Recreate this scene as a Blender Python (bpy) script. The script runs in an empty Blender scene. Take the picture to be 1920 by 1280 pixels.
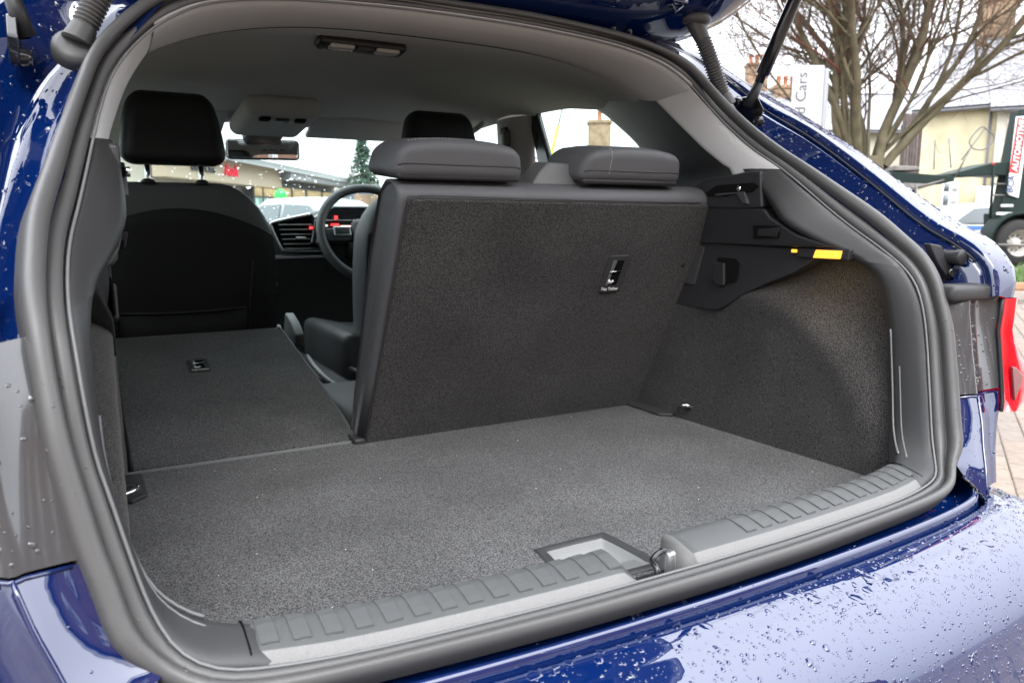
import bpy, bmesh, math, random
from mathutils import Vector, Matrix
from mathutils.bvhtree import BVHTree

# ------------------------------------------------------------------ camera
R = math.radians
scene = bpy.context.scene
F, YAW, PITCH = 1440.0, R(29.4), R(9.0)
CAM = Vector((-0.555, -0.612, 1.05))
c_fwd = Vector((math.sin(YAW)*math.cos(PITCH), math.cos(YAW)*math.cos(PITCH), -math.sin(PITCH)))
c_right = Vector((math.cos(YAW), -math.sin(YAW), 0))
c_up = c_right.cross(c_fwd)
cam_data = bpy.data.cameras.new('camera')
cam = bpy.data.objects.new('camera', cam_data)
scene.collection.objects.link(cam)
cam.matrix_world = Matrix.Translation(CAM) @ Matrix((c_right, c_up, -c_fwd)).transposed().to_4x4()
cam_data.sensor_width = 36.0
cam_data.lens = F/1920*36
cam_data.clip_start = 0.02
cam_data.clip_end = 600
cam_data.dof.use_dof = True
cam_data.dof.focus_distance = 1.15
cam_data.dof.aperture_fstop = 9.0
scene.camera = cam

# ------------------------------------------------------------------ light
SUN_EL, SUN_AZ = R(48), R(200)          # behind the photographer, high, veiled
world = bpy.data.worlds.new('World'); scene.world = world; world.use_nodes = True
wn, wl = world.node_tree.nodes, world.node_tree.links
wn.clear()
sky = wn.new('ShaderNodeTexSky'); sky.sky_type = 'NISHITA'; sky.sun_disc = False
sky.sun_elevation = SUN_EL; sky.sun_rotation = SUN_AZ
sky.air_density = 1.0; sky.dust_density = 4.0; sky.ozone_density = 1.0
hs = wn.new('ShaderNodeHueSaturation'); hs.inputs['Saturation'].default_value = 0.22
mixw = wn.new('ShaderNodeMixRGB'); mixw.blend_type = 'MIX'; mixw.inputs[0].default_value = 0.55
mixw.inputs[2].default_value = (30, 30.8, 32.8, 1)
bg = wn.new('ShaderNodeBackground'); bg.inputs['Strength'].default_value = 0.15
wo = wn.new('ShaderNodeOutputWorld')
wl.new(sky.outputs[0], hs.inputs['Color']); wl.new(hs.outputs[0], mixw.inputs[1])
# overcast sky: about three times brighter overhead than at the skyline
wtc = wn.new('ShaderNodeTexCoord'); wsep = wn.new('ShaderNodeSeparateXYZ'); wmr = wn.new('ShaderNodeMapRange')
wmr.inputs[1].default_value = 0; wmr.inputs[2].default_value = 1; wmr.inputs[3].default_value = .42; wmr.inputs[4].default_value = 1.26
wmul = wn.new('ShaderNodeVectorMath'); wmul.operation = 'SCALE'
wl.new(wtc.outputs['Generated'], wsep.inputs[0]); wl.new(wsep.outputs['Z'], wmr.inputs[0]); wl.new(wmr.outputs[0], wmul.inputs['Scale'])
wl.new(mixw.outputs[0], wmul.inputs[0]); wl.new(wmul.outputs[0], bg.inputs['Color']); wl.new(bg.outputs[0], wo.inputs[0])
sun_d = bpy.data.lights.new('sun', 'SUN'); sun_d.energy = 1.0; sun_d.angle = R(25); sun_d.color = (1, .97, .92)
sun = bpy.data.objects.new('sun', sun_d); scene.collection.objects.link(sun)
sd = Vector((math.sin(SUN_AZ)*math.cos(SUN_EL), math.cos(SUN_AZ)*math.cos(SUN_EL), math.sin(SUN_EL)))
sun.rotation_euler = sd.to_track_quat('Z', 'Y').to_euler()
vs = scene.view_settings
vs.view_transform = 'Standard'; vs.look = 'None'; vs.exposure = 0.90; vs.gamma = 1.0; vs.use_curve_mapping = False
scene.render.engine = 'CYCLES'
cy = scene.cycles
cy.max_bounces = 9; cy.diffuse_bounces = 5; cy.glossy_bounces = 4; cy.transmission_bounces = 6; cy.transparent_max_bounces = 16
cy.use_denoising = True; cy.caustics_reflective = False; cy.caustics_refractive = False
cy.sample_clamp_indirect = 6.0
random.seed(7)

# ------------------------------------------------------------------ helpers
def V(*a): return Vector(a)
def survey(px, py, X=None, Y=None, Z=None, D=None):
    """world point seen at a photo pixel, on the plane X=, Y= or Z= (or D metres ahead of the camera)"""
    d = c_right*((px-960)/F) - c_up*((py-640)/F) + c_fwd
    if X is not None: t = (X-CAM.x)/d.x
    elif Y is not None: t = (Y-CAM.y)/d.y
    elif Z is not None: t = (Z-CAM.z)/d.z
    else: t = D
    return CAM + d*t

def lk(o, parent=None):
    scene.collection.objects.link(o)
    if parent is not None: o.parent = parent
    return o
def empty(name, loc=(0, 0, 0), rz=0, label=None, cat=None, group=None, parent=None):
    o = bpy.data.objects.new(name, None); o.location = loc; o.rotation_euler = (0, 0, rz); lk(o, parent)
    if label: o['label'] = label
    if cat: o['category'] = cat
    if group: o['group'] = group
    return o
def mesh(name, verts, faces, mat, parent=None, smooth=True, thick=0, offset=-1, bevel=0, sub=0, auto=None):
    m = bpy.data.meshes.new(name)
    m.from_pydata([tuple(v) for v in verts], [], faces); m.update()
    o = bpy.data.objects.new(name, m); lk(o, parent)
    finish(o, mat, smooth, thick, offset, bevel, sub)
    return o
def finish(o, mat, smooth=True, thick=0, offset=-1, bevel=0, sub=0):
    m = o.data
    for mm in (mat if isinstance(mat, (list, tuple)) else [mat]): m.materials.append(mm)
    if smooth and len(m.polygons):
        m.polygons.foreach_set('use_smooth', [True]*len(m.polygons))
    if thick:
        md = o.modifiers.new('solid', 'SOLIDIFY'); md.thickness = thick; md.offset = offset
    if bevel:
        md = o.modifiers.new('bevel', 'BEVEL'); md.width = bevel; md.segments = 3; md.limit_method = 'ANGLE'; md.angle_limit = R(35)
    if sub:
        md = o.modifiers.new('sub', 'SUBSURF'); md.levels = sub; md.render_levels = sub
    if bevel:
        md = o.modifiers.new('wn', 'WEIGHTED_NORMAL'); md.keep_sharp = True
def bmobj(name, bm, mat, parent=None, smooth=True, **k):
    m = bpy.data.meshes.new(name); bmesh.ops.recalc_face_normals(bm, faces=bm.faces); bm.to_mesh(m); bm.free()
    o = bpy.data.objects.new(name, m); lk(o, parent); finish(o, mat, smooth, **k); return o
def gridf(nr, nc, closeu=False, closev=False, off=0):
    fs = []
    for i in range(nr if closeu else nr-1):
        for j in range(nc if closev else nc-1):
            a, b = i, (i+1) % nr; c, d = j, (j+1) % nc
            fs.append((off+a*nc+c, off+b*nc+c, off+b*nc+d, off+a*nc+d))
    return fs
def grid(name, rows, mat, parent=None, closeu=False, closev=False, recalc=False, **k):
    nr, nc = len(rows), len(rows[0])
    o = mesh(name, [p for r in rows for p in r], gridf(nr, nc, closeu, closev), mat, parent, **k)
    if recalc: fixn(o)
    return o
def fixn(o):
    bm = bmesh.new(); bm.from_mesh(o.data); bmesh.ops.recalc_face_normals(bm, faces=bm.faces); bm.to_mesh(o.data); bm.free()
def crm(p0, p1, p2, p3, t):
    return 0.5*((2*p1)+(p2-p0)*t+(2*p0-5*p1+4*p2-p3)*t*t+(3*p1-p0-3*p2+p3)*t*t*t)
def spline(pts, n, closed=False, smooth=0):
    pts = [Vector(p) for p in pts]; dense = []; N = len(pts)
    for i in range(N if closed else N-1):
        g = (lambda k: pts[k % N]) if closed else (lambda k: pts[max(0, min(N-1, k))])
        for s in range(12): dense.append(crm(g(i-1), g(i), g(i+1), g(i+2), s/12))
    dense.append(pts[0] if closed else pts[-1])
    for _ in range(smooth):
        dense = [dense[0]]+[(dense[i-1]+dense[i]*2+dense[i+1])/4 for i in range(1, len(dense)-1)]+[dense[-1]]
    L = [0]
    for a, b in zip(dense, dense[1:]): L.append(L[-1]+(b-a).length)
    out, k = [], 0
    cnt = n if closed else n-1
    for i in range(n):
        s = L[-1]*i/cnt
        while k < len(L)-2 and L[k+1] < s: k += 1
        f = (s-L[k])/max(1e-9, L[k+1]-L[k]); out.append(dense[k].lerp(dense[k+1], min(1, f)))
    return out
def mx(p): return Vector((-p[0], p[1], p[2]))
def tubev(path, r, n=8, cap=True, closed=False):
    """verts, faces of a tube along path; r may be a list"""
    path = [Vector(p) for p in path]; N = len(path)
    rs = r if isinstance(r, (list, tuple)) else [r]*N
    vs_, fs = [], []
    prev = None
    for i, p in enumerate(path):
        a = path[(i-1) % N] if (closed or i > 0) else p
        b = path[(i+1) % N] if (closed or i < N-1) else p
        t = (b-a).normalized()
        if prev is None:
            u = t.orthogonal().normalized()
        else:
            u = prev-t*prev.dot(t)
            u = u.normalized() if u.length > 1e-6 else t.orthogonal().normalized()
        prev = u; w = t.cross(u)
        for k in range(n):
            an = 2*math.pi*k/n; vs_.append(p+(u*math.cos(an)+w*math.sin(an))*rs[i])
    fs = gridf(N, n, closed, True)
    if cap and not closed:
        fs.append(tuple(range(n))[::-1]); fs.append(tuple((N-1)*n+k for k in range(n)))
    return vs_, fs
def tube(name, path, r, mat, parent=None, n=10, **k):
    cl = k.pop('closed', False)
    v, f = tubev(path, r, n, True, cl); o = mesh(name, v, f, mat, parent, **k); fixn(o); return o
def box(name, c, s, mat, parent=None, bevel=0.004, rot=None, fn=None, segs=3, smooth=True, cuts=0):
    bm = bmesh.new(); bmesh.ops.create_cube(bm, size=1)
    for v in bm.verts: v.co = Vector((v.co.x*s[0], v.co.y*s[1], v.co.z*s[2]))
    if bevel: bmesh.ops.bevel(bm, geom=list(bm.edges), offset=min(bevel, min(s)*.49), segments=segs, affect='EDGES', profile=.5)
    if cuts: bmesh.ops.subdivide_edges(bm, edges=[e for e in bm.edges if e.calc_length() > max(s)*.3], cuts=cuts, use_grid_fill=True)
    if fn:
        for v in bm.verts: v.co = fn(v.co.copy())
    M = Matrix.Translation(Vector(c))
    if rot is not None: M = M @ (rot if isinstance(rot, Matrix) else Matrix.Rotation(rot[2], 4, 'Z') @ Matrix.Rotation(rot[1], 4, 'Y') @ Matrix.Rotation(rot[0], 4, 'X'))
    bm.transform(M)
    return bmobj(name, bm, mat, parent, smooth)
def prism(name, poly, ext, mat, parent=None, bevel=0.003, smooth=True):
    """poly: 3D outline, ext: extrusion vector"""
    poly = [Vector(p) for p in poly]; ext = Vector(ext); n = len(poly)
    vs_ = poly+[p+ext for p in poly]
    fs = [tuple(range(n))[::-1], tuple(range(n, 2*n))]+[(i, (i+1) % n, n+(i+1) % n, n+i) for i in range(n)]
    o = mesh(name, vs_, fs, mat, parent, smooth=smooth, bevel=bevel); fixn(o); return o
def lathe(name, prof, mat, parent=None, axis='Y', loc=(0, 0, 0), n=32, **k):
    rows = []
    for i in range(n):
        a = 2*math.pi*i/n; row = []
        for r, h in prof:
            p = {'Y': V(r*math.cos(a), h, r*math.sin(a)), 'X': V(h, r*math.cos(a), r*math.sin(a)), 'Z': V(r*math.cos(a), r*math.sin(a), h)}[axis]
            row.append(p+Vector(loc))
        rows.append(row)
    o = grid(name, rows, mat, parent, closeu=True, **k); fixn(o); return o
def tomesh(name, o_curve, mat, parent, M):
    dg = bpy.context.evaluated_depsgraph_get()
    m = bpy.data.meshes.new_from_object(o_curve.evaluated_get(dg)); m.name = name
    bpy.data.objects.remove(o_curve)
    m.transform(M); m.materials.clear(); m.materials.append(mat)
    o = bpy.data.objects.new(name, m); lk(o, parent); return o
def text(name, s, size, M, mat, parent, ext=0.002, bold=False):
    c = bpy.data.curves.new(name, 'FONT'); c.body = s; c.size = size; c.extrude = ext; c.align_x = 'CENTER'; c.align_y = 'CENTER'
    c.resolution_u = 3
    if bold: c.offset = size*.022
    o = bpy.data.objects.new(name, c); scene.collection.objects.link(o)
    bpy.context.view_layer.update()
    return tomesh(name, o, mat, parent, M)
def frame(o, x, y):
    """matrix with origin o and axes x, y, z=x cross y"""
    x = Vector(x).normalized(); y = Vector(y); z = x.cross(y).normalized(); y = z.cross(x)
    return Matrix.Translation(Vector(o)) @ Matrix((x, y, z)).transposed().to_4x4()

# ------------------------------------------------------------------ materials
MATS = {}
def mat(name, col, rough=.5, metal=0, spec=.5, coat=0, coatr=.03, bump=0, bscale=200, var=0, vscale=8, trans=0, ior=1.45, sheen=0, emit=None, estr=0, bdist=.001):
    m = bpy.data.materials.new(name); m.use_nodes = True; MATS[name] = m
    nt = m.node_tree; b = nt.nodes['Principled BSDF']; I = b.inputs
    I['Base Color'].default_value = (*col, 1); I['Roughness'].default_value = rough; I['Metallic'].default_value = metal
    I['Specular IOR Level'].default_value = spec; I['IOR'].default_value = ior
    I['Coat Weight'].default_value = coat; I['Coat Roughness'].default_value = coatr
    I['Transmission Weight'].default_value = trans
    if sheen: I['Sheen Weight'].default_value = sheen
    if emit: I['Emission Color'].default_value = (*emit, 1); I['Emission Strength'].default_value = estr
    tc = nt.nodes.new('ShaderNodeTexCoord')
    if var:
        n = nt.nodes.new('ShaderNodeTexNoise'); n.inputs['Scale'].default_value = vscale; n.inputs['Detail'].default_value = 5
        nt.links.new(tc.outputs['Object'], n.inputs['Vector'])
        mr = nt.nodes.new('ShaderNodeMapRange'); mr.inputs[1].default_value = .3; mr.inputs[2].default_value = .7
        mr.inputs[3].default_value = 1-var; mr.inputs[4].default_value = 1+var
        nt.links.new(n.outputs['Fac'], mr.inputs[0])
        mm = nt.nodes.new('ShaderNodeVectorMath'); mm.operation = 'SCALE'; mm.inputs[0].default_value = col
        nt.links.new(mr.outputs[0], mm.inputs['Scale']); nt.links.new(mm.outputs[0], I['Base Color'])
    if bump:
        n = nt.nodes.new('ShaderNodeTexNoise'); n.inputs['Scale'].default_value = bscale; n.inputs['Detail'].default_value = 3
        nt.links.new(tc.outputs['Object'], n.inputs['Vector'])
        bp = nt.nodes.new('ShaderNodeBump'); bp.inputs['Strength'].default_value = bump; bp.inputs['Distance'].default_value = bdist
        nt.links.new(n.outputs['Fac'], bp.inputs['Height']); nt.links.new(bp.outputs[0], I['Normal'])
    return m
def carpet(name, lo, hi, scale=420):
    m = mat(name, hi, rough=.95, spec=.12, sheen=.15)
    nt = m.node_tree; b = nt.nodes['Principled BSDF']
    tc = nt.nodes.new('ShaderNodeTexCoord')
    n = nt.nodes.new('ShaderNodeTexNoise'); n.inputs['Scale'].default_value = scale; n.inputs['Detail'].default_value = 2; n.inputs['Roughness'].default_value = .7
    n2 = nt.nodes.new('ShaderNodeTexNoise'); n2.inputs['Scale'].default_value = 6; n2.inputs['Detail'].default_value = 4
    for q in (n, n2): nt.links.new(tc.outputs['Object'], q.inputs['Vector'])
    cr = nt.nodes.new('ShaderNodeValToRGB'); e = cr.color_ramp.elements
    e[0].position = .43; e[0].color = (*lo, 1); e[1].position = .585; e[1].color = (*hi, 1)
    nt.links.new(n.outputs['Fac'], cr.inputs[0])
    mr = nt.nodes.new('ShaderNodeMapRange'); mr.inputs[1].default_value = .3; mr.inputs[2].default_value = .7; mr.inputs[3].default_value = .78; mr.inputs[4].default_value = 1.2
    nt.links.new(n2.outputs['Fac'], mr.inputs[0])
    mm = nt.nodes.new('ShaderNodeVectorMath'); mm.operation = 'SCALE'
    nt.links.new(cr.outputs[0], mm.inputs[0]); nt.links.new(mr.outputs[0], mm.inputs['Scale']); nt.links.new(mm.outputs[0], b.inputs['Base Color'])
    bp = nt.nodes.new('ShaderNodeBump'); bp.inputs['Strength'].default_value = .22; bp.inputs['Distance'].default_value = .002
    nt.links.new(n.outputs['Fac'], bp.inputs['Height']); nt.links.new(bp.outputs[0], b.inputs['Normal'])
    return m
def glassmat(name, tint, refl=1.0):
    m = bpy.data.materials.new(name); m.use_nodes = True; nt = m.node_tree; nt.nodes.clear()
    t = nt.nodes.new('ShaderNodeBsdfTransparent'); t.inputs[0].default_value = (*tint, 1)
    g = nt.nodes.new('ShaderNodeBsdfGlossy'); g.inputs['Roughness'].default_value = .02
    fr = nt.nodes.new('ShaderNodeLayerWeight'); fr.inputs['Blend'].default_value = .5
    pw = nt.nodes.new('ShaderNodeMath'); pw.operation = 'POWER'; pw.inputs[1].default_value = 4.0; nt.links.new(fr.outputs['Facing'], pw.inputs[0])
    mu = nt.nodes.new('ShaderNodeMath'); mu.operation = 'MULTIPLY_ADD'; mu.inputs[1].default_value = .6*refl; mu.inputs[2].default_value = .04*refl
    mi = nt.nodes.new('ShaderNodeMixShader'); o = nt.nodes.new('ShaderNodeOutputMaterial')
    nt.links.new(pw.outputs[0], mu.inputs[0]); nt.links.new(mu.outputs[0], mi.inputs[0])
    nt.links.new(t.outputs[0], mi.inputs[1]); nt.links.new(g.outputs[0], mi.inputs[2]); nt.links.new(mi.outputs[0], o.inputs[0])
    return m
paint = mat('blue_paint', (.0014, .0110, .070), rough=.5, metal=0, spec=.0, coat=1, coatr=.015)
paint.node_tree.nodes['Principled BSDF'].inputs['Coat IOR'].default_value = 2.0
paint_wet = mat('wet_paint', (.0014, .0110, .070), rough=.4, spec=0, coat=1, coatr=0.0)
paint_wet.node_tree.nodes['Principled BSDF'].inputs['Coat IOR'].default_value = 2.0
def ripple(m, scale, st):
    nt = m.node_tree; tc = nt.nodes.new('ShaderNodeTexCoord'); n = nt.nodes.new('ShaderNodeTexNoise'); n.inputs['Scale'].default_value = scale; n.inputs['Detail'].default_value = 2
    bp = nt.nodes.new('ShaderNodeBump'); bp.inputs['Strength'].default_value = st; bp.inputs['Distance'].default_value = .002
    nt.links.new(tc.outputs['Object'], n.inputs['Vector']); nt.links.new(n.outputs['Fac'], bp.inputs['Height']); nt.links.new(bp.outputs[0], nt.nodes['Principled BSDF'].inputs['Coat Normal'])
ripple(paint, 28, .10)
gloss_grey = mat('gloss_grey_plastic', (.05, .052, .056), rough=.16, spec=.9, coat=.6, coatr=.05)
black_gloss = mat('gloss_black', (.012, .012, .014), rough=.12, spec=.7)
seal_m = mat('rubber_seal', (.078, .078, .078), rough=.42, spec=.5, bump=.25, bscale=900)
plastic = mat('grained_plastic', (.042, .043, .045), rough=.48, spec=.5, bump=.5, bscale=1400, bdist=.0006)
plastic_lt = mat('grey_grained_plastic', (.14, .144, .146), rough=.45, spec=.5, bump=.5, bscale=1400, bdist=.0006)
plastic_sh = mat('sheen_black_plastic', (.028, .028, .029), rough=.42, spec=.85, bump=.4, bscale=1400, bdist=.0005)
plastic_dk = mat('black_plastic', (.022, .022, .024), rough=.45, spec=.45, bump=.4, bscale=1400, bdist=.0005)
pillar_m = mat('pillar_trim', (.58, .58, .575), rough=.55, spec=.4, bump=.25, bscale=1200)
headliner = mat('headliner_fabric', (.58, .595, .60), rough=.95, spec=.1, bump=.4, bscale=1000)
header_m = mat('header_fabric', (.50, .505, .505), rough=.95, spec=.1, bump=.5, bscale=900)
carpet_m = carpet('boot_carpet', (.010, .010, .0105), (.138, .138, .140), 640)
carpet_b = carpet('backrest_carpet', (.0115, .011, .011), (.086, .084, .083), 640)  # browner carpet, darkened further for the shade on its upright face
carpet_s = carpet('side_carpet', (.014, .0135, .013), (.064, .062, .061), 620)  # darker than the floor carpet: shade on the upright sides put into the colour
vinyl = mat('grey_vinyl', (.098, .100, .106), rough=.5, spec=.4, bump=.45, bscale=1100, bdist=.0006)
vinyl_dk = mat('dark_vinyl', (.05, .05, .052), rough=.5, spec=.4, bump=.35, bscale=1100, bdist=.0006)
leather_bk = mat('black_leather', (.018, .018, .020), rough=.5, spec=.4, bump=.3, bscale=700)
fabric_bk = mat('black_seat_back', (.020, .020, .021), rough=.7, spec=.25, bump=.2, bscale=900)
chrome = mat('chrome', (.75, .76, .78), rough=.12, metal=1)
satin = mat('satin_silver', (.55, .57, .58), rough=.32, metal=.9)
thread = mat('thread', (.5, .5, .5), rough=.8)
white_print = mat('white_print', (.8, .8, .8), rough=.6)
tray_m = mat('lit_tray_plastic', (.26, .265, .265), rough=.5)  # pale base colour stands in for the light falling into the recess
plate_m = mat('sill_plate_plastic', (.085, .089, .090), rough=.45, spec=.5, bump=.5, bscale=1400, bdist=.0006)
face_m = mat('sill_face_plastic', (.19, .19, .188), rough=.5, spec=.4, bump=1.0, bscale=700, bdist=.001)
void = mat('black_void', (.006, .006, .006), rough=.9, spec=.1)
# ------------------------------------------------------------------ ground (structure first)
def ground_mat():
    m = bpy.data.materials.new('block_paving'); m.use_nodes = True; nt = m.node_tree; b = nt.nodes['Principled BSDF']
    tc = nt.nodes.new('ShaderNodeTexCoord'); mp = nt.nodes.new('ShaderNodeMapping'); mp.inputs['Rotation'].default_value = (0, 0, R(32))
    nt.links.new(tc.outputs['Object'], mp.inputs['Vector'])
    br = nt.nodes.new('ShaderNodeTexBrick'); br.inputs['Scale'].default_value = 1
    br.inputs['Brick Width'].default_value = .21; br.inputs['Row Height'].default_value = .105; br.inputs['Mortar Size'].default_value = .005
    br.inputs['Color1'].default_value = (.15, .115, .088, 1); br.inputs['Color2'].default_value = (.20, .16, .125, 1); br.inputs['Mortar'].default_value = (.07, .06, .05, 1)
    nt.links.new(mp.outputs[0], br.inputs['Vector'])
    n = nt.nodes.new('ShaderNodeTexNoise'); n.inputs['Scale'].default_value = .7; n.inputs['Detail'].default_value = 6
    nt.links.new(tc.outputs['Object'], n.inputs['Vector'])
    mr = nt.nodes.new('ShaderNodeMapRange'); mr.inputs[1].default_value = .3; mr.inputs[2].default_value = .7; mr.inputs[3].default_value = .65; mr.inputs[4].default_value = 1.15
    nt.links.new(n.outputs['Fac'], mr.inputs[0])
    mm = nt.nodes.new('ShaderNodeVectorMath'); mm.operation = 'SCALE'
    nt.links.new(br.outputs['Color'], mm.inputs[0]); nt.links.new(mr.outputs[0], mm.inputs['Scale']); nt.links.new(mm.outputs[0], b.inputs['Base Color'])
    mr2 = nt.nodes.new('ShaderNodeMapRange'); mr2.inputs[1].default_value = .35; mr2.inputs[2].default_value = .65; mr2.inputs[3].default_value = .25; mr2.inputs[4].default_value = .6
    nt.links.new(n.outputs['Fac'], mr2.inputs[0]); nt.links.new(mr2.outputs[0], b.inputs['Roughness'])
    return m
paving = ground_mat()
bm = bmesh.new(); bmesh.ops.create_grid(bm, x_segments=2, y_segments=2, size=260)
g = bmobj('ground', bm, paving, smooth=False); g['kind'] = 'structure'

# ================================================================== THE CAR
car = empty('hatchback_car', (0, 1.6, 0), label='wet dark blue hatchback with its tailgate open and one rear seat folded', cat='car')
car_inv = Vector((0, -1.6, 0))
class _P:                                   # every car part is modelled in world metres, then hung on the car
    pass
def P(o):
    """make o a part of the car"""
    o.parent = car; o.matrix_parent_inverse = Matrix.Translation(car_inv); return o
def SP(o, part):
    o.parent = part; o.matrix_parent_inverse = part_world(part).inverted(); return o
def part_world(p):
    return Matrix.Identity(4)
def both(fn):
    return [fn(1), fn(-1)]
def sx(s, p): return Vector((p[0]*s, p[1], p[2]))

M_HALF = 120
SO_k = [(0, .53, 1.387), (.133, .525, 1.385), (.25, .52, 1.377), (.33, .514, 1.368), (.40, .506, 1.352), (.44, .500, 1.336), (.465, .495, 1.319), (.504, .478, 1.278),
        (.523, .455, 1.247), (.536, .418, 1.213), (.551, .363, 1.172), (.561, .317, 1.143), (.572, .26, 1.106), (.585, .195, 1.063), (.590, .15, 1.028), (.592, .115, 1.0), (.591, .09, .968), (.589, .075, .935),
        (.584, .056, .89), (.576, .043, .847), (.567, .029, .799), (.559, .02, .772), (.552, .010, .742), (.543, -.001, .720), (.530, -.013, .702), (.508, -.030, .690),
        (.475, -.043, .682), (.43, -.050, .679), (.346, -.057, .678), (.19, -.069, .678), (.069, -.074, .678), (0, -.075, .678)]
SI_k = [(0, .535, 1.366), (.09, .534, 1.365), (.174, .531, 1.361), (.258, .528, 1.355), (.329, .523, 1.345), (.384, .515, 1.33), (.42, .506, 1.311), (.45, .498, 1.289), (.479, .487, 1.258),
        (.503, .46, 1.22), (.519, .412, 1.177), (.529, .36, 1.143), (.538, .316, 1.11), (.550, .262, 1.066), (.559, .222, 1.036), (.564, .175, 1.006), (.565, .131, .975), (.563, .106, .945),
        (.560, .090, .905), (.555, .078, .86), (.548, .069, .829), (.541, .060, .798), (.533, .050, .764), (.526, .042, .739), (.518, .033, .72), (.507, .022, .704),
        (.485, .006, .692), (.45, -.004, .686), (.375, -.018, .685), (.27, -.027, .685), (.15, -.033, .685), (.07, -.034, .685), (0, -.035, .685)]
SO_h = spline(SO_k, M_HALF, smooth=6); SI_h = spline(SI_k, M_HALF, smooth=6)
def full(h): return h+[mx(p) for p in reversed(h[1:-1])]
SO, SI = full(SO_h), full(SI_h)
def near(curve, p):
    return min(range(len(curve)), key=lambda i: (curve[i]-Vector(p)).length)

# ---- rubber seal: two rounded lobes all round the opening
seal_prof = [(.32, -.022), (.16, -.012), (.06, -.005), (.015, .000), (.025, .004), (.09, .0075), (.2, .0095), (.34, .009), (.45, .004), (.50, -.004), (.53, -.006), (.56, -.003), (.61, .003), (.72, .0065), (.85, .006), (.95, .002), (1.0, -.004), (1.02, -.012)]
rows = []; nloop = len(SO)
for i in range(nloop):
    a, b = SO[i], SI[i]; w = b-a
    t = (SO[(i+1) % nloop]-SO[i-1]).normalized()
    nn = w.cross(t).normalized()
    if nn.dot(V(0, -1, .35)) < 0: nn = -nn
    e = min(1, max(0, (.735-a.z)/.045)); e = e*e*(3-2*e)*.40
    rows.append([a+w*(u*(1-e)+e)+nn*(h*(1-.3*e)-.004) for u, h in seal_prof])
seal = P(grid('tailgate_seal', rows, seal_m, closeu=True, recalc=True))
SP(tube('trim_lip', [p+(SI[i]-SO[i]).normalized()*.001+V(0, -.001, .0) for i, p in enumerate(SI)], .0017, plastic_lt, n=6, closed=True), seal)

# ---- painted aperture: pillars, channel, ridge and outer skin
A_SO = [(0, .545, 1.38), (.25, .535, 1.372), (.42, .52, 1.345), (.465, .505, 1.319), (.504, .49, 1.278), (.523, .468, 1.247), (.545, .402, 1.19), (.556, .352, 1.158), (.57, .282, 1.113), (.583, .212, 1.065), (.588, .167, 1.03), (.590, .132, 1.0), (.589, .107, .972), (.587, .087, .942), (.585, .078, .915)]
A_K1 = [(0, .615, 1.408), (.25, .615, 1.404), (.46, .61, 1.392), (.585, .605, 1.362), (.64, .565, 1.318), (.66, .514, 1.274), (.66, .411, 1.218), (.66, .329, 1.166), (.66, .253, 1.113), (.66, .183, 1.062), (.66, .142, 1.037), (.66, .110, 1.022), (.66, .079, 1.003), (.66, .055, .978), (.66, .046, .935)]
A_K2 = [(0, .69, 1.44), (.25, .69, 1.437), (.5, .70, 1.432), (.63, .71, 1.415), (.70, .68, 1.376), (.72, .617, 1.331), (.72, .50, 1.268), (.72, .394, 1.207), (.72, .306, 1.151), (.72, .2, 1.081), (.72, .135, 1.041), (.72, .092, 1.022), (.72, .062, .994), (.72, .044, .964), (.72, .047, .925)]
A_K3 = [(0, .95, 1.452), (.25, .95, 1.448), (.5, .95, 1.432), (.655, .95, 1.412), (.72, .95, 1.37), (.745, .95, 1.33), (.765, .9, 1.27), (.785, .85, 1.21), (.80, .8, 1.15), (.815, .75, 1.08), (.825, .7, 1.04), (.832, .65, 1.02), (.84, .6, .99), (.845, .55, .96), (.85, .5, .92)]
NP = 60
so, k1, k2, k3 = [spline(q, NP, smooth=3) for q in (A_SO, A_K1, A_K2, A_K3)]
def aperture(s):
    rows = []
    for i in range(NP):
        a, b, c, d = so[i], k1[i], k2[i], k3[i]
        t = (so[min(i+1, NP-1)]-so[max(i-1, 0)]).normalized()
        out = (c-a).cross(t).normalized()
        if out.dot(V(0, -1, .5)) < 0: out = -out
        dp = .25+.75*min(1, max(0, (a.x-.44)/.07))
        m = lambda f, h: a.lerp(b, f)+out*(h*dp)
        row = [m(-.15, -.012), m(.03, -.014), m(.12, -.026), m(.28, -.046), m(.38, -.056), m(.46, -.057), m(.54, -.050), m(.75, -.029), m(.88, -.014), m(.92, -.010), m(.935, -.014), m(.955, -.014), m(.965, -.004), m(1, .004)]
        n = lambda f, h: b.lerp(c, f)+out*h
        row += [n(.10, .006), n(.3, .005), n(.7, .004), n(.9, .002), n(1.0, -.006)]
        q = lambda f, h: c.lerp(d, f)+Vector((h, 0, 0))
        row += [q(.06, .004), q(.3, .014), q(.6, .016), d]
        rows.append([sx(s, p) for p in row])
    return P(grid('quarter_panel', rows, paint, recalc=True))
quarter = both(aperture)
# rubber drip moulding lying in the groove of each pillar
for s in (1, -1):
    path = []
    for i in range(20, NP-3):
        a, b, c = so[i], k1[i], k2[i]
        path.append(sx(s, a.lerp(b, .935)+V(0, .004, -.006)))
    o = tube('drip_gasket', path, .0018, plastic_dk, n=6); SP(o, quarter[0 if s > 0 else 1])

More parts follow.
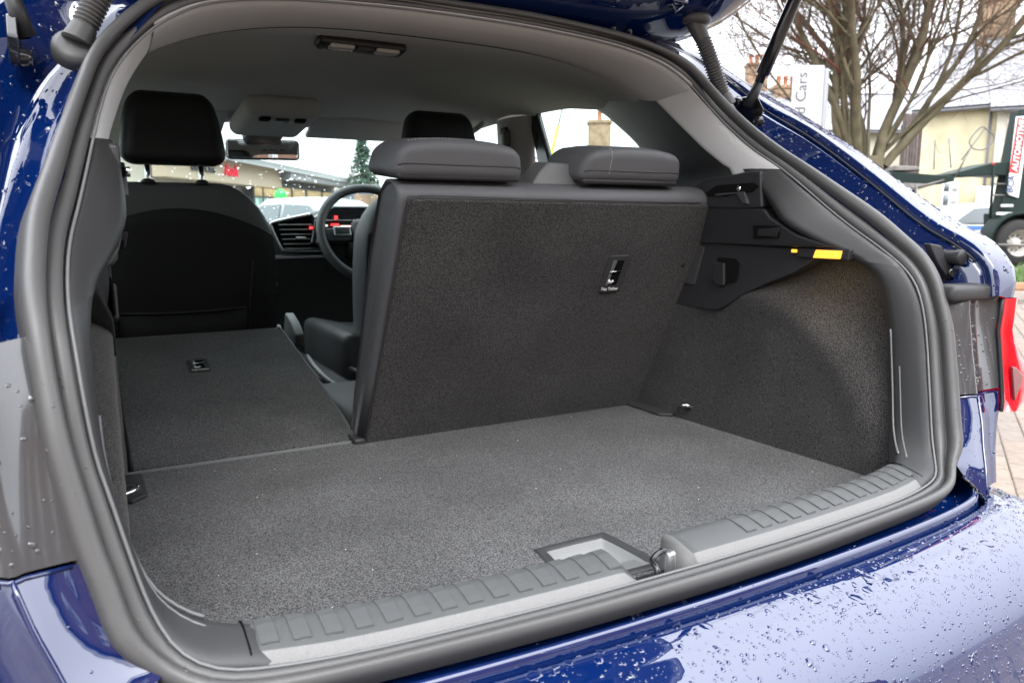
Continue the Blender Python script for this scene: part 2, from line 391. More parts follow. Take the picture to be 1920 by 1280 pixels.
# ---- lower rear corner beside the lamps: grey gloss panel, painted panel below it
RIDGE = [(.632, .066, .955), (.622, .061, .917), (.619, .048, .85), (.615, .033, .787), (.603, .016, .75), (.588, .002, .714), (.575, -.012, .685), (.566, -.022, .655)]
SEAM_Z = .788
def zrow(curve, z):
    c = [Vector(p) for p in curve]
    for a, b in zip(c, c[1:]):
        if min(a.z, b.z) <= z <= max(a.z, b.z) and abs(a.z-b.z) > 1e-6:
            return a.lerp(b, (z-a.z)/(b.z-a.z))
    return c[0] if abs(c[0].z-z) < abs(c[-1].z-z) else c[-1]
SOlow = [p for p in SO_h if p.z < 1.0 and p.x > .52]
LAMPE = [(.675, .050, .955), (.69, .050, .924), (.686, .052, .885), (.69, .045, .83), (.69, .036, .768), (.675, .03, .74), (.655, .018, .70), (.64, .004, .655)]
def corner_rows(z0, z1, n, s, edge):
    rows = []
    for i in range(n):
        z = z0+(z1-z0)*i/(n-1)
        a, r, e = zrow(SOlow, z), zrow(RIDGE, z), zrow(LAMPE, z)
        a = a+V(-.004, .014, 0)
        row = [a, a.lerp(r, .3)+V(0, .004, 0), a.lerp(r, .85)+V(0, .002, 0), r+V(-.003, -.0015, 0), r+V(.002, -.002, 0), r.lerp(e, .12)+V(0, .004, 0), r.lerp(e, .5)+V(0, .006, 0), r.lerp(e, .9)+V(0, .003, 0), e]
        if edge: row += [e+V(.02, .05, 0), e+V(.10, .22, 0)]
        rows.append([sx(s, p) for p in row])
    return rows
lamp_panel, rear_corner = [], []
for s in (1, -1):
    o = P(grid('lamp_side_panel', corner_rows(.945 if s > 0 else .96, SEAM_Z+.002, 14, s, False), gloss_grey, recalc=True)); lamp_panel.append(o)
    o = P(grid('rear_corner_panel', corner_rows(SEAM_Z-.001, .655, 14, s, True), paint, recalc=True)); rear_corner.append(o)
    # folded edge at the seam
    pr = corner_rows(SEAM_Z, SEAM_Z-.01, 2, s, False)
    o = tube('seam_edge', [p+V(0, -.0006, -.002) for p in pr[0][1:8]], .0022, paint, n=6); SP(o, rear_corner[-1])
    o = tube('ridge_edge', [sx(s, zrow(RIDGE, .787-.13*i/12)+V(0, -.0025, 0)) for i in range(13)], .0022, paint, n=6); SP(o, rear_corner[-1])
    # black rubber shelf above the lamp panel
    if s > 0: P(box('lamp_shelf', (s*.636, .074, .940), (.098, .04, .026), plastic, bevel=.010, rot=(0, 0, s*R(-9))))
    # tail lamp: red lens with a kinked inner edge and a dark core
    red = MATS.get('red_lens') or mat('red_lens', (.42, .003, .012), rough=.08, spec=.6, emit=(1, .0, .01), estr=.16, coat=1)
    darkred = MATS.get('dark_red_lens') or mat('dark_red_lens', (.14, .004, .008), rough=.06, spec=.8, coat=1)
    zs = [.93, .905, .88, .86, .835, .815, .80, .785, .768, .755]
    inn = [zrow(LAMPE, z)+V(.004, 0, 0) for z in zs]
    wid = [.022, .022, .023, .028, .042, .058, .062, .058, .044, .026]
    rws = []
    for p, w_ in zip(inn, wid):
        rws.append([sx(s, q) for q in (p+V(0, .03, 0), p+V(0, 0, 0), p+V(.004, -.008, 0), p+V(w_*.5, -.015, 0), p+V(w_*.9, -.013, 0), p+V(w_, -.008, 0), p+V(w_+.012, .03, 0), p+V(w_+.06, .14, 0))])
    tl = P(grid('tail_lamp', rws, red, recalc=True))
    core = [sx(s, zrow(LAMPE, z)+V(x_, -.0165, 0)) for x_, z in ((.008, .825), (.020, .822), (.038, .808), (.030, .792), (.010, .772))]
    SP(prism('lamp_core', core, (0, .004, 0), darkred, bevel=.001), tl)
    SP(tube('lamp_gasket', [sx(s, p+V(-.004, -.003, 0)) for p in inn], .003, plastic_dk, n=6), tl)

# ---- rear cross panel under the seal, ridge, and bumper
PL = [(0, -.060), (.12, -.058), (.25, -.053), (.36, -.046), (.45, -.037), (.52, -.024), (.562, -.004), (.585, .022), (.60, .06), (.61, .11), (.615, .18)]
plan_h = spline([V(x, y, 0) for x, y in PL], 40, smooth=2)
plan = [mx(p) for p in reversed(plan_h[1:])]+plan_h
def plan_n(i):
    a, b = plan[max(0, i-1)], plan[min(len(plan)-1, i+1)]; t = (b-a).normalized()
    return V(t.y, -t.x, 0)
b_prof = [(-.040, .674), (-.042, .656), (-.036, .646), (-.022, .643), (-.010, .647), (-.005, .655), (-.002, .6602), (.0005, .6624), (.003, .6630), (.0055, .6620), (.0072, .6585), (.0080, .654), (.009, .648), (.010, .640)]
rows = [[V(p.x, p.y, 0)+plan_n(i)*d+V(0, 0, z) for d, z in b_prof] for i, p in enumerate(plan)]
rear_panel = P(grid('rear_cross_panel', rows, paint, recalc=True))
bump_prof = [(.012, .630), (.0125, .646), (.014, .6505), (.017, .652), (.024, .6515), (.034, .6495), (.042, .6475), (.046, .6450), (.050, .6435), (.060, .6415), (.078, .635), (.096, .625), (.112, .611), (.124, .595), (.131, .58), (.134, .568), (.140, .55), (.149, .50), (.155, .44), (.156, .38), (.150, .30), (.13, .24), (.08, .22)]
rows = []
for i, p in enumerate(plan):
    e = min(1, max(0, (abs(p.x)-.50)/.115)); k = 1+.35*e
    rows.append([V(p.x, p.y, 0)+plan_n(i)*(d*k)+V(0, 0, z-.012*e*e) for d, z in bump_prof])
bumper = P(grid('rear_bumper', rows, paint, recalc=True))
bumper_top = bumper

# ---- roof, flanks, bonnet: the closed shell round the cabin
rows = []
for j in range(15):
    y = .94+(2.02-.94)*j/14
    zc = 1.453+.012*math.sin(math.pi*j/14)-.035*max(0, (j-8)/6)**2
    rows.append([V(x, y, zc-.062*abs(x/.66)**2.6) for x in [(-.66+1.32*k/16) for k in range(17)]])
P(grid('roof_panel', rows, paint, thick=.004))
def flank(s):
    rows = []
    for zy in [(.30, .80), (.42, .84), (.60, .862), (.78, .86), (.88, .852), (.94, .84)]:
        z, x = zy; rows.append([sx(s, V(x-.0*y, y, z)) for y in [.30, .7, 1.2, 1.8, 2.4, 2.75]])
    return P(grid('side_panel', rows, paint, thick=.012, recalc=True))
both(flank)
for s in (1, -1):
    rows = []
    for z in (.30, .45, .60, .72, .78, .84, .90, .95, 1.0):
        f = max(0, (z-.80)/.2)
        rows.append([sx(s, V(x, y, z)) for x, y in ((.690, .085), (.735, .095), (.775+.0*f, .125), (.810-.01*f, .19), (.836-.012*f, .30), (.850-.016*f, .44), (.858-.02*f, .62))])
    P(grid('rear_quarter_skin', rows, paint, thick=.006, recalc=True))
rows = []
for j in range(10):
    y = 2.62+(3.75-2.62)*j/9
    rows.append([V(x, y, .985-.02*j/9-.19*(j/9)**4-.05*abs(x/.75)**3) for x in [(-.78+1.56*k/12) for k in range(13)]])
P(grid('bonnet', rows, paint, thick=.01))
box_front = P(box('front_bumper', (0, 3.70, .50), (1.62, .34, .5), paint, bevel=.12))
for s in (1, -1):
    P(box('front_wing', (s*.80, 3.15, .74), (.14, 1.0, .42), paint, bevel=.06))
    P(box('sill_panel', (s*.80, 1.75, .30), (.10, 2.0, .16), paint, bevel=.04))
rubber = mat('tyre_rubber', (.02, .02, .02), rough=.8)
alloy = mat('alloy', (.45, .46, .47), rough=.3, metal=.9)
for s in (1, -1):
    for y in (.72, 3.15):
        w = P(lathe('wheel', [(.20, -.10), (.29, -.105), (.315, -.085), (.318, 0), (.315, .085), (.29, .105), (.20, .10)], rubber, axis='X', loc=(s*.74, y, .318), n=28))
        SP(lathe('rim', [(.0, .05*s), (.06, .06*s), (.16, .07*s), (.20, .095*s), (.205, .0)], alloy, axis='X', loc=(s*.74, y, .318), n=20), w)
under = P(box('underbody', (0, 1.9, .22), (1.5, 3.4, .06), void, bevel=.02))

# ================================================================== boot trim
# header trim roll, then the headliner
hdr = []
for i in range(49):
    u = -1+2*i/48; x = .448*u
    si = zi = None
    j = near(SI_h, (abs(x), .5, 1.37-.09*abs(u)**3)); a = SI_h[j]
    # exact point on SI at this x
    for p, q in zip(SI_h, SI_h[1:]):
        if p.x <= abs(x) <= q.x: a = p.lerp(q, (abs(x)-p.x)/max(1e-6, q.x-p.x)); break
    a = V(x, a.y, a.z)
    zi = 1.352-.068*abs(u)**3.2
    e = V(x, .655, zi+.004)
    mid1 = a.lerp(e, .30)+V(0, -.004, -.012+.004*abs(u)); mid2 = a.lerp(e, .62)+V(0, 0, -.012); m3 = a.lerp(e, .85)+V(0, 0, -.006)
    hdr.append([a+V(0, .004, .014), a+V(0, -.002, .002), a.lerp(e, .12)+V(0, -.004, -.006), mid1, mid2, m3, e, e+V(0, .02, .004)])
P(grid('header_trim', hdr, header_m, recalc=True))
def lin(x, xs, ys):
    for i in range(len(xs)-1):
        if x <= xs[i+1]: return ys[i]+(ys[i+1]-ys[i])*max(0, (x-xs[i])/(xs[i+1]-xs[i]))
    return ys[-1]
rows = []
ys = [.655+(1.97-.655)*j/34 for j in range(35)]
for y in ys:
    zc = lin(y, [.655, .75, .9, 1.2, 1.6, 1.85, 1.97], [1.354, 1.366, 1.384, 1.402, 1.398, 1.378, 1.352])
    w = lin(y, [.655, .8, 1.05, 1.3, 2], [.452, .53, .645, .65, .62]); d = lin(y, [.655, 1.0, 1.3, 2], [.068, .07, .045, .045])
    row = []
    for k in range(41):
        u = -1+2*k/40
        z = zc-d*abs(u)**3.2
        # raised central channel running to the front console, and soft swages
        z -= .010*math.exp(-((abs(u*w)-.17)/.05)**2)*min(1, max(0, (y-.8)/.5))
        row.append(V(u*w, y, z))
    rows.append(row)
head = P(grid('headliner', rows, headliner, recalc=True))
# rear dome lamp
dl = P(box('dome_lamp', (-.075, .80, 1.362), (.165, .045, .018), plastic_dk, bevel=.008, rot=(R(-6), 0, 0)))
lens_clear = mat('clear_lens', (.5, .5, .48), rough=.25, spec=.6)
for x in (-.115, -.03):
    SP(box('lamp_lens', (x, .79, 1.3545), (.045, .022, .008), lens_clear, bevel=.003, rot=(R(-6), 0, 0)), dl)
SP(box('lamp_switch', (-.072, .79, 1.354), (.03, .02, .008), plastic, bevel=.002, rot=(R(-6), 0, 0)), dl)
# pillar trims (pale strip facing the rear) and broad inner pillar panel
PIN = [(.436, .63, 1.306), (.447, .60, 1.281), (.471, .571, 1.243), (.486, .543, 1.213), (.498, .512, 1.183), (.509, .472, 1.152), (.512, .45, 1.135), (.513, .44, 1.07)]
PSI = [(.432, .504, 1.302), (.444, .501, 1.293), (.479, .489, 1.258), (.503, .462, 1.22), (.519, .414, 1.177), (.528, .362, 1.144), (.532, .345, 1.13), (.540, .31, 1.10)]
WIN = [(.640, 1.13, 1.366), (.655, 1.09, 1.335), (.657, 1.05, 1.315), (.66, 1.0, 1.283), (.66, .93, 1.238), (.66, .86, 1.18), (.66, .80, 1.12), (.66, .78, 1.02)]
pin, psi, win = spline(PIN, 22), spline(PSI, 22), spline(WIN, 22)
for s in (1, -1):
    rows = []
    for a, b in zip(psi, pin):
        w = b-a; n = V(-.5, -1, 0).normalized()
        rows.append([sx(s, p) for p in (a+V(.01, .012, 0), a+V(-.001, .002, 0), a.lerp(b, .08)+n*.003, a.lerp(b, .35)+n*.007, a.lerp(b, .7)+n*.006, a.lerp(b, .93)+n*.002, b, b+V(.004, .006, 0))])
    P(grid('pillar_trim', rows, pillar_m, recalc=True))
    rows = []
    for b, c in zip(pin, win):
        rows.append([sx(s, p) for p in (b+V(.003, 0, 0), b.lerp(c, .08)+V(-.002, 0, 0), b.lerp(c, .3)+V(-.008, 0, 0), b.lerp(c, .6)+V(-.010, 0, 0), b.lerp(c, .9)+V(-.005, 0, 0), c, c+V(.03, .01, 0))])
    P(grid('inner_pillar_trim', rows, plastic, recalc=True))

# corner trim: from the pillar down past the wheel box to the sill
C_SI = [(.530, .352, 1.137), (.538, .316, 1.108), (.550, .262, 1.066), (.559, .222, 1.036), (.564, .175, 1.005), (.565, .131, .975), (.562, .098, .925), (.555, .078, .858), (.541, .060, .797), (.527, .043, .742), (.513, .027, .711), (.487, .007, .693), (.455, -.002, .687), (.425, -.008, .680)]
C_IN = [(.508, .425, 1.141), (.503, .365, 1.10), (.502, .335, 1.066), (.505, .315, 1.045), (.521, .265, 1.017), (.540, .207, .99), (.549, .166, .963), (.552, .145, .90), (.551, .135, .84), (.542, .122, .785), (.526, .106, .735), (.502, .085, .712), (.472, .060, .704), (.446, .048, .701), (.425, .042, .688)]
csi, cin = spline(C_SI, 52, smooth=2), spline(C_IN, 52, smooth=2)
corner = []
for s in (1, -1):
    rows = []
    for i, (a, b) in enumerate(zip(csi, cin)):
        f = i/51; w = b-a
        t = (csi[min(i+1, 51)]-csi[max(i-1, 0)]).normalized(); n = w.cross(t).normalized()
        if n.dot(V(-.8, -.6, .2)) < 0: n = -n
        lowz = min(1, max(0, (f-.80)/.2))
        rows.append([sx(s, p) for p in (a+V(0, .004, 0)-n*.012, a-n*.002, a.lerp(b, .10)+n*.003, a.lerp(b, .25)+n*(.004+.002*lowz), a.lerp(b, .45)+n*.005, a.lerp(b, .75)+n*.004, a.lerp(b, .93)+n*.001, b-n*.004, b-n*.004+V(.012, .016, -.03*lowz))])
    P(grid('shelf_end_trim', rows[:22], plastic_sh, recalc=True))
    o = P(grid('corner_trim', rows[21:], plastic, recalc=True)); corner.append(o)
    for f0, f1, u in ((.60, .93, .93), (.68, .93, .72)):
        path = []
        for i in range(int(51*f0), int(51*f1)):
            a, b = csi[i], cin[i]; t = (csi[i+1]-csi[i-1]).normalized(); n = (b-a).cross(t).normalized()
            if n.dot(V(-.8, -.6, .2)) < 0: n = -n
            path.append(sx(s, a.lerp(b, u)+n*.0035))
        SP(tube('trim_bead', path, [.0016]*len(path), plastic_lt, n=6), o)

# sill trims with their raised step pads, and the latch striker between them
SILL_O = spline([(-.453, 0, .686), (-.375, -.017, .686), (-.27, -.026, .686), (-.15, -.032, .686), (0, -.034, .686), (.15, -.032, .686), (.27, -.026, .686), (.375, -.017, .686), (.453, 0, .686)], 200)
def sill_at(x):
    k = min(range(len(SILL_O)), key=lambda i: abs(SILL_O[i].x-x)); return V(x, SILL_O[k].y, .686)
def sill(x0, x1, name):
    n = 46; rows = []
    for i in range(n):
        x = x0+(x1-x0)*i/(n-1); o = sill_at(x); y = o.y
        endf = 0
        if x0 < x1:
            if x0 > 0: endf = max(0, 1-(x-x0)/.085)      # the right half starts with a rounded end
            else: endf = max(0, 1-(x1-x)/.018)*.5
        sc = 1-.50*endf; dk = 1-.40*endf
        prof = [(0, .660), (.000, .684), (.0008, .6865), (.0070, .6925), (.0080, .6936), (.0090, .6943), (.0110, .6950), (.022, .6978), (.040, .7015), (.052, .701), (.0575, .698), (.061, .690), (.064, .655), (.064, .645)]
        rows.append([V(x, y+d*(dk if d > .012 else 1), .640+(z-.640)*(sc if z > .66 else 1)) for d, z in prof])
    # closing caps
    o = grid(name, rows, [face_m, plate_m], recalc=False)
    npc = len(rows[0])-1
    for k, poly in enumerate(o.data.polygons): poly.material_index = 1 if (k % npc) >= 5 else 0
    m = o.data
    bm2 = bmesh.new(); bm2.from_mesh(m); bm2.verts.ensure_lookup_table(); nc = len(rows[0])
    bm2.faces.new([bm2.verts[j] for j in range(nc)]); bm2.faces.new([bm2.verts[(n-1)*nc+j] for j in range(nc)])
    bmesh.ops.recalc_face_normals(bm2, faces=bm2.faces); bm2.to_mesh(m); bm2.free()
    for poly in m.polygons: poly.use_smooth = True
    return P(o)
sill_l = sill(-.4555, -.075, 'sill_trim'); sill_r = sill(.0, .4555, 'sill_trim')
def pad(x, part, skew):
    rows = []
    for k in range(5):
        xx = x+.0145*k/4; o = sill_at(xx); y = o.y
        rise = [.0000, .0002, .0004, .0005, .0006][k]
        rows.append([V(xx+skew*0, y+.0165, .6965), V(xx, y+.0165, .6975+rise), V(xx, y+.025, .6995+rise), V(xx, y+.040, .702+rise), V(xx, y+.052, .7012+rise), V(xx, y+.0585, .697+rise), V(xx, y+.062, .688)])
    oo = grid('step_pad', rows, plate_m, thick=.0012, offset=0, smooth=False); fixn(oo); SP(oo, part)
x = -.445
while x < -.095: pad(x, sill_l, 0); x += .0262
x = .090
while x < .44: pad(x, sill_r, 0); x += .0262
for sg, part in ((-1, sill_l), (1, sill_r)):
    SP(tube('trim_joint', [V(sg*.4545, sill_at(.4545).y+d, z) for d, z in ((-.0002, .676), (-.0002, .686), (.008, .6945), (.012, .6962), (.04, .7025), (.052, .702), (.0585, .698))], .0011, void, n=6), part)
strk = P(tube('latch_striker', spline([(-.050, -.030, .668), (-.050, -.026, .688), (-.047, -.014, .692), (-.030, -.004, .693), (-.018, -.004, .692), (-.016, -.012, .668)], 24), .0032, black_gloss, n=10))
SP(box('striker_plate', (-.034, -.018, .662), (.055, .045, .012), plastic_dk, bevel=.003), strk)
SP(lathe('striker_pin', [(0, .0), (.0055, 0), (.0060, .003), (.0060, .028), (.0045, .031), (0, .031)], satin, axis='Z', loc=(-.018, -.010, .664), n=14), strk)

# ---- boot floor with its lifting handle
FZ = .640
HND = [(-.083, .158), (-.075, .167), (.012, .167), (.024, .159), (.030, .068), (.022, .055), (-.09, .062), (-.095, .072)]
outer = [(-.530, .738), (.530, .738), (.530, .605), (.519, .592), (.536, .12), (.45, .055), (.37, .02), (.20, .01), (.0, .006), (-.20, .01), (-.37, .02), (-.45, .055), (-.536, .12), (-.519, .592), (-.530, .605)]
bm = bmesh.new()
ov = [bm.verts.new((x, y, FZ)) for x, y in outer]; hv = [bm.verts.new((x, y, FZ)) for x, y in HND]
es = [bm.edges.new((a, b)) for a, b in zip(ov, ov[1:]+ov[:1])]+[bm.edges.new((a, b)) for a, b in zip(hv, hv[1:]+hv[:1])]
bmesh.ops.triangle_fill(bm, use_beauty=True, edges=es)
floor = P(bmobj('boot_floor', bm, carpet_m, smooth=False, thick=.02))
# handle: frame ring and tray
hc = [V(x, y, FZ) for x, y in HND]; hcen = sum(hc, Vector())/len(hc)
ins = lambda p, f, dz: hcen+(p-hcen)*f+V(0, 0, dz)
ringp = [(1.03, .0005), (1.02, .0022), (.98, .0026), (.84, .0024), (.80, .0006), (.78, -.004), (.74, -.020), (.70, -.022), (.35, -.0225), (.02, -.0225)]
SP(grid('handle_tray', [[ins(p, f, dz) for f, dz in ringp[4:]] for p in spline(hc, 40, closed=True)], tray_m, closeu=True, recalc=True), floor)
o = grid('floor_handle', [[ins(p, f, dz) for f, dz in ringp[:5]] for p in spline(hc, 40, closed=True)], plastic, closeu=True, recalc=True); SP(o, floor)
fh = o
SP(box('grip_flap', (.000-.012, .075, FZ-.004), (.05, .03, .006), plastic_lt, bevel=.002), floor)
# grey edging strip along the seat side of the floor and its corner cut-outs
SP(box('front_edging', (0, .7405, FZ-.002), (1.03, .006, .012), plastic_lt, bevel=.002), floor)
tie = []
for s in (1, -1):
    bl = prism('corner_flap', [(s*.490, .722, FZ+.001), (s*.532, .722, FZ+.001), (s*.532, .600, FZ+.001), (s*.512, .592, FZ+.001), (s*.490, .612, FZ+.001)], (0, 0, .006), plastic, bevel=.002); SP(bl, floor)
    pts = spline([(s*.534, .575, .668), (s*.515, .571, .673), (s*.505, .560, .674), (s*.515, .549, .673), (s*.534, .545, .668)], 16)
    t = P(tube('lashing_eye', pts, .0042, chrome, n=10)); tie.append(t)
    SP(box('eye_base', (s*.531, .56, .667), (.012, .05, .026), plastic_dk, bevel=.003), t)

# ---- carpeted boot sides with the wheel box
def side_x(y, z):
    d = math.hypot(y-.45, z-.60)-.357
    t = min(1, max(0, (d+.045)/.10)); t = t*t*(3-2*t)
    b_ = .516+.035*(.73-y)
    x = b_*(1-t)+.595*t
    x += .004*min(1, max(0, (z-.66)/.25))*(1-t)
    x -= .006*math.exp(-((d+.045)/.03)**2)
    return x
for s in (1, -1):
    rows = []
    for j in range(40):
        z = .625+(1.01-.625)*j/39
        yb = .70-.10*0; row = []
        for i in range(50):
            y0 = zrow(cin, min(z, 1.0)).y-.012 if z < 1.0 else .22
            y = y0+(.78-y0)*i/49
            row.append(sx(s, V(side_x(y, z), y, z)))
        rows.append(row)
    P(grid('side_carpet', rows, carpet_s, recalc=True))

# ---- plastic side panels: parcel-shelf support, shelf band, hook panel
lamp_glow = mat('lamp_lens_lit', (.5, .22, .04), rough=.3, emit=(1, .42, .04), estr=1.0)
for s in (1, -1):
    q = lambda x, y, z: V(s*x, y, z)
    sup = P(prism('shelf_support', [q(.499, .556, 1.0725), q(.499, .548, 1.112), q(.500, .515, 1.125), q(.502, .468, 1.129), q(.503, .40, 1.136), q(.504, .376, 1.134), q(.504, .368, 1.070), q(.501, .42, 1.069)], (s*.05, .01, .004), plastic_dk, bevel=.005))
    SP(prism('support_slot', [q(.4968, .505, 1.100), q(.4972, .478, 1.113), q(.4995, .39, 1.115), q(.4998, .378, 1.109), q(.4995, .392, 1.099), q(.4985, .43, 1.099), q(.4978, .452, 1.093), q(.4968, .497, 1.094)], (s*.006, 0, 0), void, bevel=.001), sup)
    SP(prism('slot_ledge', [q(.4955, .478, 1.0935), q(.4965, .425, 1.0965), q(.4972, .408, 1.078), q(.4972, .397, 1.078), q(.4972, .407, 1.100), q(.4958, .478, 1.098)], (s*.007, 0, 0), plastic, bevel=.0012), sup)
    SP(lathe('support_screw', [(0, -.001), (.005, -.001), (.006, .002), (.006, .006)], chrome, axis='X', loc=(s*.4985, .422, 1.106), n=12), sup)
    band = P(prism('shelf_band', [q(.516, .545, 1.004), q(.503, .53, 1.075), q(.504, .365, 1.069), q(.506, .352, 1.055), q(.516, .30, 1.025), q(.532, .228, 1.004), q(.522, .27, 1.004), q(.516, .35, 1.004)], (s*.05, .012, 0), plastic_dk, bevel=.004))
    SP(prism('latch_recess', [q(.5052, .390, 1.040), q(.5062, .330, 1.0395), q(.5100, .337, 1.018), q(.5092, .391, 1.017)], (s*.006, 0, 0), void, bevel=.0006), band)
    SP(prism('latch_tab', [q(.5035, .376, 1.033), q(.5045, .329, 1.037), q(.5075, .338, 1.020), q(.5070, .380, 1.0215)], (s*.008, 0, 0), plastic_dk, bevel=.0015), band)
    hp = P(prism('hook_panel', [q(0.5170, 0.6380, 0.8792), q(0.5190, 0.5011, 0.8741), q(0.5200, 0.4753, 0.8792), q(0.5220, 0.4239, 0.9111), q(0.5240, 0.3724, 0.9348), q(0.5320, 0.3156, 0.9595), q(0.5400, 0.2866, 0.9801), q(0.5420, 0.2742, 1.0027), q(0.5270, 0.3569, 1.0027), q(0.5200, 0.5628, 1.0068)], (s*.03, 0, 0), plastic_dk, bevel=.003))
    SP(prism('recess_lip', [q(0.5155, 0.5784, 0.9214), q(0.5165, 0.5475, 0.9214), q(0.5175, 0.5238, 0.9986), q(0.5175, 0.5474, 0.9986)], (s*.006, 0, 0), plastic, bevel=.002), hp)
    SP(prism('hook_slot', [q(0.5188, 0.4888, 0.9780), q(0.5195, 0.4445, 0.9780), q(0.5195, 0.4342, 0.9698), q(0.5185, 0.4394, 0.9348), q(0.5180, 0.4620, 0.9327), q(0.5185, 0.4661, 0.9656), q(0.5185, 0.4857, 0.9677)], (s*.003, 0, 0), void, bevel=.0008), hp)
    SP(prism('bag_hook', [q(0.5145, 0.4930, 0.9697), q(0.5145, 0.4662, 0.9687), q(0.5145, 0.4642, 0.9265), q(0.5145, 0.4786, 0.9224), q(0.5145, 0.4992, 0.9368)], (s*.008, 0, 0), plastic_dk, bevel=.003), hp)
    if s > 0:
        lp = P(prism('boot_lamp', [q(.527, .305, 1.003), q(.531, .205, 1.003), q(.531, .208, .984), q(.527, .31, .986)], (s*.02, 0, 0), plastic_dk, bevel=.003))
        SP(prism('lamp_lens', [q(.525, .268, 1.000), q(.528, .219, 1.000), q(.528, .222, .9865), q(.525, .273, .9865)], (s*.008, 0, 0), lamp_glow, bevel=.0015), lp)
        SP(prism('lamp_lens', [q(.5245, .318, .9995), q(.525, .308, .9995), q(.525, .308, .994), q(.5245, .318, .994)], (s*.004, 0, 0), lamp_glow, bevel=.001), lp)
        pl = bpy.data.lights.new('boot_lamp_light', 'AREA'); pl.energy = .035; pl.color = (1, .68, .3); pl.size = .03
        po = bpy.data.objects.new('boot_lamp_light', pl); scene.collection.objects.link(po); po.location = (.528, .245, .981); po.rotation_euler = (R(8), R(-14), 0); po.parent = lp; po.matrix_parent_inverse = Matrix.Identity(4)
# ================================================================== rear seats
# upright two-thirds backrest: u across (X), v up the slope, w forward
B0 = V(0, .731, .637); BV = V(0, -.236, .456).normalized(); BW = V(0, BV.z, -BV.y)   # BW points forward and a little up
BL = .487
def bp(x, v, w=0): return B0+V(x, 0, 0)+BV*v+BW*w
# left side face is a rolled vinyl edge; the carpet panel is let into the back
rows = []
prof = [(-.02, .0), (.15, 0), (.30, 0), (.44, 0), (.495, .0005), (.505, .004), (.512, .012), (.515, .024), (.513, .042), (.503, .066), (.47, .085), (.35, .088), (.15, .070), (-.02, .055)]
xs = [(-.119, .045), (-.123, .030), (-.124, .016), (-.123, .007), (-.119, .002), (-.114, 0), (-.10, 0), (0, 0), (.096, 0), (.100, .0022), (.104, 0), (.25, 0), (.40, 0), (.53, 0), (.562, .004), (.566, .02)]
for x, d in xs:
    row = []
    for v, w in prof:
        ww = max(w, d) if v < .48 else w+d*.5
        vv = v if v < .48 else v-d*.25
        row.append(bp(x, vv, min(ww, max(w, .05))))
    rows.append(row)
rback = P(grid('rear_backrest', rows, vinyl, closev=True, recalc=True))
# end cap on the left
capv = [p for p in rows[0]]
SP(mesh('edge_cap', capv, [tuple(range(len(capv)))], vinyl), rback)
cp = [(-.112, -.012), (.560, -.012), (.560, .497), (.48, .4975), (.10, .500), (-.092, .502), (-.103, .499), (-.108, .49), (-.109, .46)]
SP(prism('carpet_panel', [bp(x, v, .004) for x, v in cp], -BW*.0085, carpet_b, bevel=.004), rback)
# stitched seam line round the panel
st = [bp(x, v, -.0015) for x, v in ((-.1145, 0), (-.1125, .46), (-.1105, .492), (-.095, .506), (.10, .504), (.48, .5015))]
SP(tube('piping', spline(st, 60), .0016, vinyl_dk, n=6), rback)
# top-tether window
def tether(part, M, name='tether_plate'):
    """frame plate with a dark slot, wire anchor and lettering; M: x right, y up, z out"""
    def L(pts, z): return [M @ Vector((x, y, z)) for x, y in pts]
    o = prism(name, L([(-.019, -.040), (.019, -.040), (.023, -.036), (.023, .034), (.019, .040), (-.019, .040), (-.023, .034), (-.023, -.036)], 0), (M.to_3x3() @ V(0, 0, .004)), plastic, bevel=.0015); SP(o, part)
    s_ = prism('tether_slot', L([(-.013, -.024), (.013, -.024), (.013, .030), (-.013, .030)], .0032), (M.to_3x3() @ V(0, 0, .0012)), void, bevel=.0004); SP(s_, part)
    SP(prism('slot_wall', L([(-.013, -.024), (-.009, -.024), (-.004, .030), (-.013, .030)], .0035), (M.to_3x3() @ V(0, 0, .0014)), plastic_lt, bevel=.0003), part)
    SP(tube('anchor_wire', [M @ Vector((-.013, .006, .0055)), M @ Vector((.013, .008, .0055))], .0012, chrome, n=6), part)
    # child-seat pictogram: small seat mark
    SP(prism('seat_mark', L([(-.009, -.020), (-.002, -.021), (.004, -.016), (.001, -.012), (-.004, -.016), (-.008, -.010), (-.011, -.012)], .0044), (M.to_3x3() @ V(0, 0, .0008)), white_print, bevel=0), part)
    SP(text('tether_lettering', 'Top Tether', .0085, M @ Matrix.Translation((0, -.0325, .0042)), white_print, part, ext=.0002, bold=True), part)
# centre of the window from the photo, laid on the carpet plane
def on_back(px, py):
    d = (survey(px, py, Y=1.0)-CAM); t = (B0-BW*.004-CAM).dot(BW)/d.dot(BW); return CAM+d*t
tcen = on_back(1150, 512)
tether(rback, frame(tcen, (1, 0, 0), BV))
